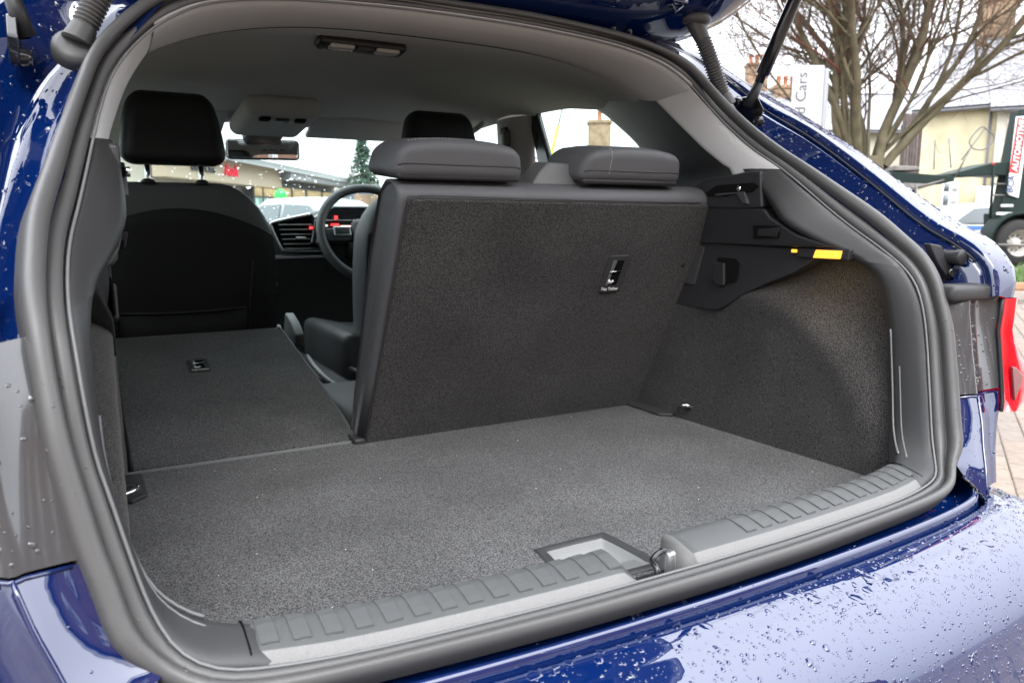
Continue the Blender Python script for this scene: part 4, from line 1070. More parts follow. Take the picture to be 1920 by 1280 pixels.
for z, wx, wy in cand[:300]:
    o = bpy.data.objects.new('paving_block', bmes[rnd.randrange(3)]); scene.collection.objects.link(o)
    o.location = (wx, wy, .003+rnd.uniform(-.001, .0015)); o.rotation_euler = (rnd.uniform(-.004, .004), rnd.uniform(-.004, .004), R(32)+rnd.uniform(-.006, .006)); o.parent = g

# kerb and verge beyond the paving
k0, k1_ = survey(1800, 541, Z=0), survey(1990, 545, Z=0)
kd = (k1_-k0).normalized(); kn = V(-kd.y, kd.x, 0)
if kn.dot(c_fwd) < 0: kn = -kn
kerb_m = mat('kerb_brick', (.36, .20, .12), rough=.7, var=.25, vscale=6)
kerb = empty('kerb'); kerb['kind'] = 'structure'
for i in range(-14, 16):
    c = k0+kd*(i*.46)
    b_ = box('kerb_stone', (c.x, c.y, .055), (.45, .14, .11), kerb_m, bevel=.012, rot=(0, 0, math.atan2(kd.y, kd.x))); b_.parent = kerb
soil = mat('verge_soil', (.05, .06, .025), rough=.95, var=.3, vscale=5)
vv = [k0-kd*7+kn*.08, k0+kd*7+kn*.08, k0+kd*7+kn*4.5, k0-kd*7+kn*4.5]
vg = mesh('verge', [(p.x, p.y, .06) for p in vv], [(0, 1, 2, 3)], soil, smooth=False); vg['kind'] = 'structure'
gm = mat('grass_blade', (.10, .19, .04), rough=.6, var=.4, vscale=3)
vs_, fs = [], []
rnd = random.Random(11)
for _ in range(9000):
    p = k0+kd*rnd.uniform(-4, 6)+kn*(.12+rnd.random()**1.5*4.2); h = rnd.uniform(.06, .20); a = rnd.random()*6.28
    dx, dy = math.cos(a)*.006, math.sin(a)*.006; lx, ly = rnd.uniform(-.06, .06), rnd.uniform(-.06, .06); o0 = len(vs_)
    vs_ += [(p.x-dx, p.y-dy, .06), (p.x+dx, p.y+dy, .06), (p.x+lx+dx*.6, p.y+ly+dy*.6, .06+h*.6), (p.x+lx*1.8, p.y+ly*1.8, .06+h)]
    fs += [(o0, o0+1, o0+2), (o0, o0+2, o0+3)]
gr = mesh('grass', vs_, fs, gm); gr['kind'] = 'stuff'; gr['label'] = 'rough green grass growing on the verge behind the kerb'; gr['category'] = 'grass'

# ---------------------------------------------------------------- dealership pylon sign
def upright(px0, px1, D):
    a, b = survey(px0, 412, D=D), survey(px1, 412, D=D); a.z = b.z = 0; return a, b
a, b = upright(1470, 1530, 11.0); ax = (b-a).normalized(); az = math.atan2(ax.y, ax.x); w = (b-a).length
top = survey(1500, 133, D=11.0).z
cen = (a+b)/2
pyl = empty('pylon_sign', cen, az, 'tall white pylon sign lettered Used Cars beside the bare tree', 'sign')
white_pl = mat('sign_white', (.40, .41, .42), rough=.35); grey_pl = mat('sign_grey', (.27, .28, .30), rough=.4); grey_tx = mat('sign_lettering', (.10, .105, .11), rough=.5)
box('sign_panel', (0, 0, top/2), (w*.86, .16, top), white_pl, pyl, bevel=.02)
box('edge_panel', (w*.50, .03, top/2-.02), (w*.14, .22, top-.04), grey_pl, pyl, bevel=.015)
tz = survey(1480, 178, D=11).z
text('sign_lettering', 'Used Cars', .21, Matrix.Translation((-w*.24, -.083, tz-.20)) @ Matrix.Rotation(R(90), 4, 'X') @ Matrix.Rotation(R(90), 4, 'Z'), grey_tx, pyl, ext=.002)

# ---------------------------------------------------------------- bare multi-stemmed tree
bark = mat('bark', (.115, .100, .062), rough=.9, var=.35, vscale=5, bump=.8, bscale=30, bdist=.01)
twig_m = mat('twig_bark', (.11, .085, .058), rough=.9, var=.3, vscale=4); twig_r = mat('red_twig', (.15, .05, .04), rough=.8)
tb = survey(1622, 300, D=12.5); base = V(tb.x, tb.y, 0)
tree = empty('bare_tree', base, 0, 'leafless tree with many upright stems and fine twigs behind the car', 'tree')
rnd = random.Random(21)
S_v, S_f, T_v, T_f, R_v, R_f = [], [], [], [], [], []
def addtube(path, r0, r1, n, tgt):
    vs0, fs0 = tgt; N = len(path)
    rs = [r0+(r1-r0)*i/(N-1) for i in range(N)]
    v, f = tubev(path, rs, n, False); o0 = len(vs0); vs0 += v; fs0 += [tuple(i+o0 for i in q) for q in f]
def grow(p, d, L, r, depth, bias):
    n = max(3, int(L/.22)); path = [p.copy()]; dd = d.copy(); cur = p.copy()
    for i in range(n):
        dd = (dd+V(rnd.gauss(0, .10), rnd.gauss(0, .10), rnd.gauss(0, .06)+bias)*(.75 if depth < 2 else 1.2)).normalized()
        cur = cur+dd*(L/n); path.append(cur.copy())
    r1 = r*(.42 if depth < 2 else .35)
    tgt = (S_v, S_f) if r > .022 else ((R_v, R_f) if rnd.random() < .22 else (T_v, T_f))
    addtube(path, r, r1, 8 if r > .05 else (5 if r > .015 else 3), tgt)
    if depth >= 4: return
    kids = {1: 13, 2: 9, 3: 7}[depth]
    for k in range(kids):
        f = rnd.uniform(.22, 1.0); idx = min(n-1, int(f*n)); q = path[idx].lerp(path[idx+1], rnd.random())
        t = (path[idx+1]-path[idx]).normalized()
        side = t.orthogonal().normalized(); side.rotate(Matrix.Rotation(rnd.random()*6.283, 3, t))
        nd = (t*rnd.uniform(.55, 1.0)+side*rnd.uniform(.45, .95)).normalized()
        rr = (r+(r1-r)*f)*rnd.uniform(.38, .62)
        grow(q, nd, L*rnd.uniform(.32, .60), max(.0035, rr), depth+1, bias*.8 if depth < 3 else -.02)
# short thick trunk
tr_path = [V(0, 0, -.05), V(.02, 0, .6), V(0, .02, 1.2), V(-.02, 0, 1.75), V(0, 0, 2.05)]
addtube(tr_path, .33, .28, 14, (S_v, S_f))
trunk = mesh('trunk', S_v, S_f, bark, tree); S_v, S_f = [], []
ex, ey = c_right.copy(), V(c_fwd.x, c_fwd.y, 0).normalized()
stems = []
for i in range(11):
    sxx = -.55+1.30*(i+rnd.uniform(-.3, .3))/10
    stems.append((sxx, 1, rnd.uniform(.05, .092)*(1.1-.4*abs(sxx)), rnd.uniform(4.8, 6.4)))
for i in range(13):
    stems.append((rnd.uniform(-.75, 1.0), 1, rnd.uniform(.022, .045), rnd.uniform(3.0, 5.0)))
for i, (sxx, up, r, L) in enumerate(stems):
    p0 = V(0, 0, rnd.uniform(1.7, 2.1))+ex*max(-.3, min(.3, sxx*.5))+ey*rnd.uniform(-.2, .2)
    grow(p0, (ex*sxx*.95+ey*rnd.uniform(-.35, .35)+V(0, 0, up)).normalized(), L, r, 1, .035)
mesh('limbs', S_v, S_f, bark, tree)
o = mesh('twigs', T_v, T_f, twig_m, tree); o['kind'] = 'stuff'
o = mesh('red_twigs', R_v, R_f, twig_r, tree); o['kind'] = 'stuff'

# ---------------------------------------------------------------- houses
def slate_mat(name, c1, c2):
    m = bpy.data.materials.new(name); m.use_nodes = True; nt = m.node_tree; b = nt.nodes['Principled BSDF']
    tc = nt.nodes.new('ShaderNodeTexCoord'); br = nt.nodes.new('ShaderNodeTexBrick'); br.inputs['Scale'].default_value = 1
    br.inputs['Brick Width'].default_value = .32; br.inputs['Row Height'].default_value = .16; br.inputs['Mortar Size'].default_value = .012
    br.inputs['Color1'].default_value = (*c1, 1); br.inputs['Color2'].default_value = (*c2, 1); br.inputs['Mortar'].default_value = (c1[0]*.4, c1[1]*.4, c1[2]*.4, 1)
    nt.links.new(tc.outputs['Object'], br.inputs['Vector']); nt.links.new(br.outputs['Color'], b.inputs['Base Color'])
    b.inputs['Roughness'].default_value = .45
    return m
slate = slate_mat('slate', (.16, .165, .185), (.24, .24, .26))
cream = mat('cream_render', (.50, .455, .30), rough=.9, var=.22, vscale=1.2, bump=.3, bscale=20); whitew = mat('white_render', (.46, .44, .37), rough=.9, var=.08, vscale=1)
upvc = mat('window_white', (.75, .75, .74), rough=.4); pane_m = mat('window_pane', (.10, .12, .13), rough=.08, spec=.7); curtain = mat('net_curtain', (.45, .47, .48), rough=.9)
brick_m = mat('chimney_brick', (.25, .17, .11), rough=.9, var=.35, vscale=4); pot_m = mat('clay_pot', (.33, .13, .07), rough=.8); gutter_m = mat('gutter', (.10, .10, .11), rough=.5)
brickhouse = mat('stone_wall', (.40, .36, .30), rough=.9, var=.2, vscale=2)
def window(parent, x, z, w, h, name='window', y=0, bars=1, mid=True):
    o = box(name, (x, y-.02, z), (w, .10, h), upvc, parent, bevel=.01)
    hw = (w-.14*(bars+1)*.7)/(bars+1)
    for k in range(bars+1):
        xx = x-w/2+.07+hw/2+k*(hw+.09)
        for zz, hh in (((z-h*.24, h*.42), (z+h*.26, h*.32)) if mid else ((z, h*.84),)):
            box('pane', (xx, y-.064, zz), (hw, .02, hh), pane_m if (k+int(zz*7)) % 2 else curtain, o, bevel=0)
    box('sill', (x, y-.07, z-h/2-.03), (w+.12, .14, .06), upvc, o, bevel=.01)
    return o
def chimney(parent, x, y, z, w=.75, d=.5, h=1.3, pots=2, name='chimney'):
    o = box(name, (x, y, z+h/2), (w, d, h), brick_m, parent, bevel=.02)
    box('chimney_cap', (x, y, z+h), (w+.12, d+.12, .16), brick_m, o, bevel=.02)
    for k in range(pots):
        xx = x+(k-(pots-1)/2)*.32
        lathe('chimney_pot', [(.13, 0), (.14, .05), (.11, .1), (.105, .38), (.13, .42), (.13, .46), (.09, .46)], pot_m, o, axis='Z', loc=(xx, y, z+h+.07), n=12)
    return o
def house(name, o3, az, L, D_, eave, ridge, wallm, label, group=None, over=.25, hip=False):
    h = empty(name, o3, az, label, 'house', group)
    box('wall', (L/2, D_/2, eave/2), (L, D_, eave), wallm, h, bevel=.01)
    t = .12; rs = math.hypot(D_/2+over, ridge-eave)
    for sg in (0, 1):
        y0 = -over if sg == 0 else D_+over
        v = [(-over, y0, eave-.05), (L+over, y0, eave-.05), (L+over, D_/2, ridge), (-over, D_/2, ridge)]
        me = mesh('roof', [(0, 0, 0), (L+2*over, 0, 0), (L+2*over, rs, 0), (0, rs, 0)], [(0, 1, 2, 3)], slate, h, smooth=False, thick=t, offset=1)
        ang = math.atan2(ridge-eave+.05, D_/2-y0)
        ang = math.atan2(ridge-eave+.05, D_/2+over)
        if sg == 0: me.location = (-over, y0, eave-.05); me.rotation_euler = (ang, 0, 0)
        else: me.location = (L+over, y0, eave-.05); me.rotation_euler = (ang, 0, math.pi)
    for xx in (0, L):
        prism('gable', [(xx+(.01 if xx == 0 else -.01), .02, eave), (xx+(.01 if xx == 0 else -.01), D_-.02, eave), (xx+(.01 if xx == 0 else -.01), D_/2, ridge-.1)], ((.1 if xx == 0 else -.1), 0, 0), wallm, h, bevel=0)
    box('gutter', (L/2, -over-.04, eave-.06), (L+2*over, .10, .10), gutter_m, h, bevel=.03)
    box('ridge_tiles', (L/2, D_/2, ridge+.10), (L+2*over, .22, .12), pot_m if False else gutter_m, h, bevel=.04)
    return h
# cream two-storey house across the road, and its paler wing on the right
HD = 26.0
a, b = survey(1712, 412, D=HD+1.5), survey(1850, 412, D=HD)
a.z = b.z = 0; az = math.atan2((b-a).y, (b-a).x); L = (b-a).length
eave = survey(1790, 208, D=HD+.7).z
h1 = house('cream_house', a, az, L, 6.5, eave, eave+2.6, cream, 'cream rendered house with slate roof and chimney behind the green lorry')
def hx(px): return ((survey(px, 412, D=HD+.7)-a).dot(V(math.cos(az), math.sin(az), 0)))
def hz(py): return survey(1780, py, D=HD+.6).z
window(h1, hx(1776), (hz(340)+hz(388))/2, abs(hx(1795)-hx(1757)), hz(342)-hz(390), bars=1)
door_m = mat('door_white', (.70, .70, .66), rough=.5)
tube('downpipe', [(L-.15, -.10, eave-.1), (L-.15, -.08, .1)], .04, gutter_m, h1, n=8)
ch = chimney(h1, hx(1800), 3.25, eave+2.2, 1.0, .7, 1.9, 2)
# wing
a2 = survey(1852, 412, D=HD-.2); b2 = survey(2010, 412, D=HD-1.2); a2.z = b2.z = 0; az2 = math.atan2((b2-a2).y, (b2-a2).x)
eave2 = survey(1900, 206, D=HD-.6).z
h2 = house('pale_house', a2, az2, (b2-a2).length, 6.5, eave2, eave2+2.7, whitew, 'off white house wing with white upstairs window right of the cream house')
def gx(px): return ((survey(px, 412, D=HD-.4)-a2).dot(V(math.cos(az2), math.sin(az2), 0)))
def gz(py): return survey(1890, py, D=HD-.5).z
window(h2, gx(1884), (gz(225)+gz(292))/2, abs(gx(1896)-gx(1872)), gz(225)-gz(290), bars=0, mid=False)
dr = box('door', (gx(1858), -.03, (gz(350)+0)/2), (.95, .12, gz(348)), door_m, h2, bevel=.02); box('door_handle', (gx(1858)+.35, -.11, 1.0), (.12, .05, .04), gutter_m, dr, bevel=.01)
chimney(h2, 4.2, 3.25, eave2+2.3, 1.0, .7, 1.5, 2)
# low white garage and dark timber gate left of the cream house
a3 = survey(1655, 412, D=27); a3.z = 0
h3 = house('slate_cottage', survey(1460, 412, D=34)*1, math.atan2(c_right.y, c_right.x), 9.5, 6.0, survey(1560, 250, D=34).z, survey(1560, 185, D=34).z+.4, whitew, 'long slate roofed cottage seen through the bare tree branches')
h3.location.z = 0
chimney(h3, 1.0, 3.0, survey(1560, 185, D=34).z-.4, 1.1, .8, 1.2, 3)
for k in (2.0, 4.6, 7.2): window(h3, k, 2.2, 1.0, 1.2)
gate_m = [mat('gate_board_%s' % i, (.06+.02*i, .048+.014*i, .045+.012*i), rough=.8, var=.3, vscale=6) for i in range(3)]
ga, gb = survey(1678, 412, D=23), survey(1716, 412, D=23); ga.z = gb.z = 0
gt = empty('timber_gate', ga, math.atan2((gb-ga).y, (gb-ga).x), 'tall dark timber board gate between tree and cream house', 'gate')
gw = (gb-ga).length; gh0, gh1 = survey(1697, 312, D=23).z, survey(1697, 216, D=23).z
for k in range(7):
    box('board', (gw*(k+.5)/7, 0, gh1/2), (gw/7-.015, .04+.012*(k % 2), gh1-.03*(k % 3)), gate_m[k % 3], gt, bevel=.005)
for zz in (.4, gh1*.55, gh1-.4): box('rail', (gw/2, .06, zz), (gw, .06, .12), gate_m[1], gt, bevel=.01)
# houses seen through the side window and further left
ww = empty('terrace_house'); bpy.data.objects.remove(ww)
def simple_house(px0, px1, pyE, pyR, D, wm, label, name, ch_px=None, npots=2):
    a_, b_ = survey(px0, 412, D=D), survey(px1, 412, D=D); a_.z = b_.z = 0
    az_ = math.atan2((b_-a_).y, (b_-a_).x); L_ = (b_-a_).length
    e_, r_ = survey((px0+px1)/2, pyE, D=D).z, survey((px0+px1)/2, pyR, D=D+3).z
    h = house(name, a_, az_, L_, 6, e_, r_, wm, label)
    if ch_px is not None:
        t_ = (ch_px-px0)/(px1-px0); chimney(h, L_*t_, 3.0, r_-.6, 1.0, .8, 1.9, npots)
    n_ = max(1, int(L_/3))
    for k in range(n_): window(h, L_*(k+.5)/n_, e_*.62, 1.1, 1.3)
    return h
simple_house(1070, 1250, 318, 285, 34, brickhouse, 'grey stone house with tall brick chimney seen through the rear side window', 'stone_house', 1135, 1)
simple_house(985, 1062, 330, 302, 40, brickhouse, 'low stone house behind the yellow pole through the side window', 'low_house')
simple_house(1330, 1478, 205, 178, 38, brickhouse, 'brown house roof with orange chimney pots beside the pylon sign', 'brown_house', 1440, 3)
yel = mat('yellow_sleeve', (.75, .62, .05), rough=.5); pole_m = mat('pole_grey', (.30, .31, .32), rough=.6)
ya, yb = survey(1026, 322, D=9), survey(1054, 205, D=9)
yp = empty('guy_wire', (ya.x, ya.y, 0), 0, 'leaning stay wire with yellow sleeve seen through the rear side window', 'wire')
dv = (yb-ya).normalized(); g0 = ya-dv*(ya.z/dv.z)
tube('yellow_sleeve', [g0-V(ya.x, ya.y, 0), ya+dv*.55-V(ya.x, ya.y, 0)], .022, yel, yp, n=8)
tube('wire', [ya+dv*.5-V(ya.x, ya.y, 0), ya+dv*3-V(ya.x, ya.y, 0)], .010, pole_m, yp, n=6)

# unseen building inferred behind the camera, sized to darken the car's reflections
hb = house('unseen_terrace', V(15, -12.5, 0), math.pi, 30, 9, 8.2, 11.5, mat('terrace_brick', (.20, .12, .085), rough=.9, var=.3, vscale=2), 'unseen brown brick building added behind the camera, reflected in the wet rear panels of the car')
for k in range(8):
    for zz in (1.5, 3.9, 6.5): window(hb, 2+3.7*k, zz, 1.2, 1.3)

# ---------------------------------------------------------------- car transporter lorry
LD = 17.5
green = mat('lorry_green', (.005, .016, .013), rough=.6, spec=.25); red_s = mat('sign_red', (.62, .03, .035), rough=.4); white_s = mat('sign_board_white', (.75, .75, .75), rough=.4); navy = mat('sign_navy', (.03, .05, .14), rough=.4)
steel = mat('dirty_steel', (.16, .15, .14), rough=.5, metal=.5, var=.3, vscale=3); wheelw = mat('wheel_paint', (.55, .54, .50), rough=.5, var=.2, vscale=4)
def lp(px, py, dd=0): return survey(px, py, D=LD+dd)
lbase = lp(1890, 412); lorry = empty('transporter_lorry', (lbase.x, lbase.y, 0), math.atan2(c_right.y, c_right.x), 'dark green car transporter lorry with red BCA AUTOMOTIVE board', 'lorry')
Lm = Matrix.Translation((-lbase.x, -lbase.y, 0)); Lr = Matrix.Rotation(-math.atan2(c_right.y, c_right.x), 4, 'Z')
def l(px, py, dd=0): return Lr @ (Lm @ lp(px, py, dd))
UP3 = 0
prism('end_post', [l(1912, 205), l(1960, 200), l(1960, 424), l(1868, 424), l(1876, 390)], (0, .35, 0), green, lorry, bevel=.03)
sgn = prism('sign_board', [l(1906, 219, -.05), l(1932, 217, -.05), l(1910, 371, -.05), l(1892, 366, -.05), l(1889, 360, -.05)], (0, .03, 0), white_s, lorry, bevel=.01)
ud = (l(1920, 220)-l(1898, 365)).normalized(); rd = V(ud.z, 0, -ud.x)
def brd(p0, p1, w_, m_, nm):
    c0_, c1_ = l(*p0, -.07), l(*p1, -.07); return prism(nm, [c0_-rd*w_/2, c0_+rd*w_/2, c1_+rd*w_/2, c1_-rd*w_/2], (0, .02, 0), m_, sgn, bevel=.005)
brd((1902, 324), (1918, 222), .22, red_s, 'red_panel')
def ltext(s, px, py, size, m_, nm):
    c_ = l(px, py, -.09); M = Matrix.Translation(c_) @ Matrix((ud, -rd, V(0, -1, 0))).transposed().to_4x4(); text(nm, s, size, M, m_, sgn, ext=.003, bold=True)
ltext('AUTOMOTIVE', 1910, 273, .185, white_s, 'board_lettering')
ltext('BCA', 1896, 345, .21, navy, 'board_lettering')
# upper deck beams, ramps and stanchions
prism('deck_beam', [l(1675, 322), l(1790, 330), l(1790, 340), l(1760, 346), l(1675, 342)], (0, .9, 0), green, lorry, bevel=.02)
prism('deck_beam', [l(1785, 326), l(1862, 305), l(1900, 303), l(1900, 330), l(1860, 328), l(1800, 332)], (0, .9, 0), green, lorry, bevel=.02)
prism('under_beam', [l(1690, 342), l(1760, 345), l(1720, 356), l(1700, 352)], (0, .4, 0), steel, lorry, bevel=.02)
prism('deck_plate', [l(1678, 310), l(1722, 312), l(1726, 320), l(1678, 320)], (0, .8, 0), steel, lorry, bevel=.02)
tube('deck_strut', [l(1716, 352), l(1770, 338)], .025, steel, lorry, n=6)
tube('deck_strut', [l(1792, 330), l(1808, 300), l(1822, 276)], .02, steel, lorry, n=6)
tube('handle_loop', spline([l(1822, 276), l(1832, 281), l(1850, 278), l(1864, 258), l(1850, 243), l(1842, 238), l(1832, 245), l(1818, 264)], 40, closed=True), .015, gutter_m, lorry, n=6, closed=True)
tube('handle_bar', [l(1803, 300), l(1846, 242)], .013, gutter_m, lorry, n=6)
for a_, b_ in (((1751, 318), (1753, 263)), ((1783, 315), (1779, 259))): tube('stanchion', [l(*a_), l(*b_)], .013, gutter_m, lorry, n=6)
pts = [l(1753, 266).lerp(l(1779, 262), k/10)-V(0, 0, .28*math.sin(math.pi*k/10)) for k in range(11)]; tube('chain', pts, .005, gutter_m, lorry, n=5)
tube('deck_leg', [l(1864, 305), l(1856, 410)], .03, green, lorry, n=8); tube('deck_leg', [l(1718, 345), l(1720, 405)], .025, steel, lorry, n=8)
for py in (345, 366): tube('ladder_rung', [l(1860, py), l(1885, py)], .018, steel, lorry, n=6)
prism('chassis', [l(1868, 400), l(1990, 400), l(1990, 432), l(1868, 432)], (0, .5, 0), green, lorry, bevel=.03)
prism('chassis_stripe', [l(1869, 398, -.03), l(1990, 399, -.03), l(1990, 404, -.03), l(1869, 403, -.03)], (0, .03, 0), white_s, lorry, bevel=.005)
box('light_bar', l(1888, 386, -.1), (.28, .04, .06), white_s, lorry, bevel=.02)
wc = l(1902, 449); wr = .52
wh = lathe('wheel', [(.30, -.15), (.46, -.16), (.52, -.10), (.53, 0), (.52, .12), (.46, .16)], rubber, lorry, axis='Y', loc=(wc.x, wc.y-.05, .53), n=30)
lathe('rim', [(.0, -.02), (.10, -.03), (.11, .04), (.24, .06), (.30, -.08), (.34, -.14), (.33, .0)], wheelw, wh, axis='Y', loc=(wc.x, wc.y-.05, .53), n=26)
for k in range(10):
    an = 2*math.pi*k/10; lathe('wheel_nut', [(0, -.05), (.02, -.05), (.022, 0)], steel, wh, axis='Y', loc=(wc.x+.17*math.cos(an), wc.y, .53+.17*math.sin(an)), n=6)
wh2 = lathe('wheel', [(.30, -.15), (.46, -.16), (.52, -.10), (.53, 0), (.52, .12), (.46, .16)], rubber, lorry, axis='Y', loc=(wc.x+1.25, wc.y-.05, .53), n=30)
lathe('rim', [(.0, -.02), (.10, -.03), (.11, .04), (.24, .06), (.30, -.08), (.34, -.14), (.33, .0)], wheelw, wh2, axis='Y', loc=(wc.x+1.25, wc.y-.05, .53), n=26)
arch = [(wc.x+.62*math.cos(t), wc.y-.2, .55+.62*math.sin(t)) for t in [math.pi*k/12 for k in range(13)]]
prism('mudguard', arch+[(p[0]*.0+wc.x+(p[0]-wc.x)*1.08, p[1], .55+(p[2]-.55)*1.08) for p in reversed(arch)], (0, .5, 0), green, lorry, bevel=.01)
tube('side_guard', [l(1872, 459, -.3), l(1990, 461, -.3)], .03, steel, lorry, n=8)
amber = mat('amber_lamp', (.9, .5, .02), emit=(1, .55, .02), estr=3)
box('marker_lamp', l(1863, 307, -.1), (.05, .04, .05), red_s, lorry, bevel=.01)

# ---------------------------------------------------------------- parked cars
def parked_car(name, o3, az, body, label, L=4.1, Wd=1.75, H=1.46, stripe=None, roof=None):
    c = empty(name, o3, az, label, 'car')
    tops = [(0, .62), (.05, .78), (.30, .90), (1.05, .98), (1.75, H-.06), (2.2, H), (2.9, H-.03), (3.5, 1.02), (3.85, .95), (4.05, .72), (L, .5)]
    tp_ = spline([V(x, 0, z) for x, z in tops], 40)
    rows = []
    for p in tp_:
        e = min(1, min(p.x, L-p.x)/.5); w_ = Wd/2*(.80+.20*e); zr = p.z
        shoulder = min(zr, .92)
        inn = .72 if zr > 1.0 else .93
        rows.append([V(p.x, -w_, .28), V(p.x, -w_*1.01, .55), V(p.x, -w_*.985, shoulder-.02), V(p.x, -w_*(.985 if zr < .95 else .93), shoulder), V(p.x, -w_*(inn+.06), max(shoulder, zr-.06)), V(p.x, -w_*inn, zr), V(p.x, 0, zr+.015), V(p.x, w_*inn, zr), V(p.x, w_*(inn+.06), max(shoulder, zr-.06)), V(p.x, w_*(.985 if zr < .95 else .93), shoulder), V(p.x, w_*.985, shoulder-.02), V(p.x, w_*1.01, .55), V(p.x, w_, .28)])
    grid('body', rows, body, c, recalc=True)
    for sg in (-1, 1):
        y = sg*Wd/2
        for pl_ in ([(1.25, .97), (1.80, H-.12), (2.22, H-.10), (2.22, .96)], [(2.30, .96), (2.30, H-.10), (2.85, H-.13), (3.30, .98)]):
            prism('side_window', [V(x, y*(.955-.20*max(0, (z-.95)/.5)), z) for x, z in pl_], (0, sg*.02, 0), pane_m, c, bevel=.004)
        if stripe: prism('side_stripe', [V(.7, y*1.0, .80), V(3.4, y*1.0, .80), V(3.4, y*.99, .90), V(.7, y*.99, .90)], (0, sg*.012, 0), stripe, c, bevel=.003)
        for xx in (.75, 3.3):
            w__ = lathe('wheel', [(.2, -.1), (.29, -.1), (.31, 0), (.29, .1), (.2, .1)], rubber, c, axis='Y', loc=(xx, y*.93, .31), n=20)
            lathe('rim', [(0, sg*.08), (.18, sg*.09), (.21, sg*.06)], alloy, w__, axis='Y', loc=(xx, y*.93, .31), n=16)
        box('headlamp', (.10, y*.70, .70), (.18, .30, .12), lens_clear, c, bevel=.03)
        box('tail_lamp', (L-.14, y*.72, .82), (.14, .26, .16), red_s, c, bevel=.03)
    prism('front_screen', [V(1.12, -.62, 1.0), V(1.12, .62, 1.0), V(1.72, .52, H-.09), V(1.72, -.52, H-.09)], (-.012, 0, .012), pane_m, c, bevel=.003)
    prism('rear_screen', [V(3.42, -.60, 1.06), V(3.42, .60, 1.06), V(2.98, .52, H-.06), V(2.98, -.52, H-.06)], (.012, 0, .012), pane_m, c, bevel=.003)
    return c
white_car = mat('car_white', (.72, .73, .74), rough=.25, coat=.8); silver_car = mat('car_silver', (.42, .44, .46), rough=.3, metal=.4, coat=.8); blue_st = mat('stripe_blue', (.06, .18, .62), rough=.3)
p = survey(1668, 412, D=20.5); p.z = 0
wc_ = parked_car('parked_car', p, math.atan2(c_right.y, c_right.x), white_car, 'white parked car with blue side stripe beyond the green lorry', stripe=blue_st)
box('indicator_lamp', (2.55, -.90, .72), (.14, .04, .14), amber, wc_, bevel=.03)
p = survey(345, 412, D=9.5); p.z = 0
parked_car('parked_car', p-c_right*4.1, math.atan2(c_right.y, c_right.x), white_car, 'white parked car seen beneath the front passenger headrest')
p = survey(520, 412, D=15); p.z = 0
parked_car('parked_car', p+V(-1.0, .5, 0), R(-55), silver_car, 'silver parked car seen through the windscreen left of the dark van', H=1.42)
# dark van with round coloured stickers
van_m = mat('van_blue_grey', (.07, .09, .13), rough=.3, coat=.8)
va = survey(556, 412, D=17); va.z = 0
van = empty('parked_van', va, R(-28), 'dark blue grey van with coloured round sticker seen above the dashboard', 'van')
prism('body', [V(0, 0, .35), V(0, 0, .95), V(.45, 0, 1.05), V(.95, 0, 1.62), V(1.1, 0, 1.72), V(4.3, 0, 1.75), V(4.4, 0, .35)], (0, 1.8, 0), van_m, van, bevel=.08)
prism('side_window', [V(.62, -.012, 1.06), V(.98, -.012, 1.55), V(1.15, -.012, 1.58), V(1.15, -.012, 1.04)], (0, .02, 0), pane_m, van, bevel=.01)
prism('side_window', [V(1.28, -.012, 1.04), V(1.28, -.012, 1.60), V(2.1, -.012, 1.60), V(2.1, -.012, 1.04)], (0, .02, 0), brick_m, van, bevel=.01)
for col, xx, zz, r_ in (((.75, .55, .03), 2.5, 1.30, .14), ((.7, .03, .30), 2.62, 1.22, .10), ((.05, .35, .5), 2.38, 1.2, .09)):
    lathe('round_sticker', [(0, -.006), (r_, -.006), (r_, .004)], mat('sticker', col, rough=.4), van, axis='Y', loc=(xx, -.02, zz), n=20)
for xx in (.8, 3.5):
    w__ = lathe('wheel', [(.2, -.1), (.29, -.1), (.33, 0), (.29, .1), (.2, .1)], rubber, van, axis='Y', loc=(xx, .08, .33), n=20); lathe('rim', [(0, -.08), (.18, -.09), (.21, -.06)], alloy, w__, axis='Y', loc=(xx, .08, .33), n=16)

# ---------------------------------------------------------------- showroom ahead of the car
fa = survey(300, 412, D=15); fb = survey(640, 412, D=27); fa.z = fb.z = 0
az = math.atan2((fb-fa).y, (fb-fa).x); SL = (fb-fa).length
show = empty('showroom', fa, az, 'dealership showroom with pale pitched roof lit windows and red Audi lettering', 'building')
beige = mat('fascia_beige', (.62, .52, .38), rough=.6); roof_w = mat('showroom_roof', (.50, .54, .55), rough=.6, var=.08, vscale=1); warm = mat('lit_interior', (.5, .38, .2), emit=(1, .72, .34), estr=.15); mint = mat('showroom_glass', (.30, .46, .40), rough=.1, spec=.7); frame_d = mat('dark_frame', (.03, .035, .04), rough=.4)
ez = 2.25
box('wall', (SL/2, 4.0, ez/2), (SL, 7.6, ez), whitew, show, bevel=.02)
fas = box('fascia', (SL*.25, -.05, ez-.08), (SL*.5, .30, .60), beige, show, bevel=.02)
box('eaves_board', (SL*.75, -.25, ez+.0), (SL*.52, .5, .26), grey_pl, show, bevel=.02)
mesh('roof', [(-1, -.6, ez+.25), (SL+.5, -.6, ez+.15), (SL*.60, 5, ez+2.1), (-1, 5, ez+4.2), (-1, 9, ez+.25), (SL+.5, 9, ez+.2)], [(0, 1, 2, 3), (3, 2, 5, 4), (1, 5, 2)], roof_w, show, smooth=False, thick=.15)
def fx(px):
    d = survey(px, 412, D=10)-CAM; n_ = V(-math.sin(az), math.cos(az), 0); t = (fa-CAM).dot(n_)/d.dot(n_); q = CAM+d*t; return (q-fa).dot(V(math.cos(az), math.sin(az), 0))
edges = [470, 486, 514, 541, 568, 598, 622]
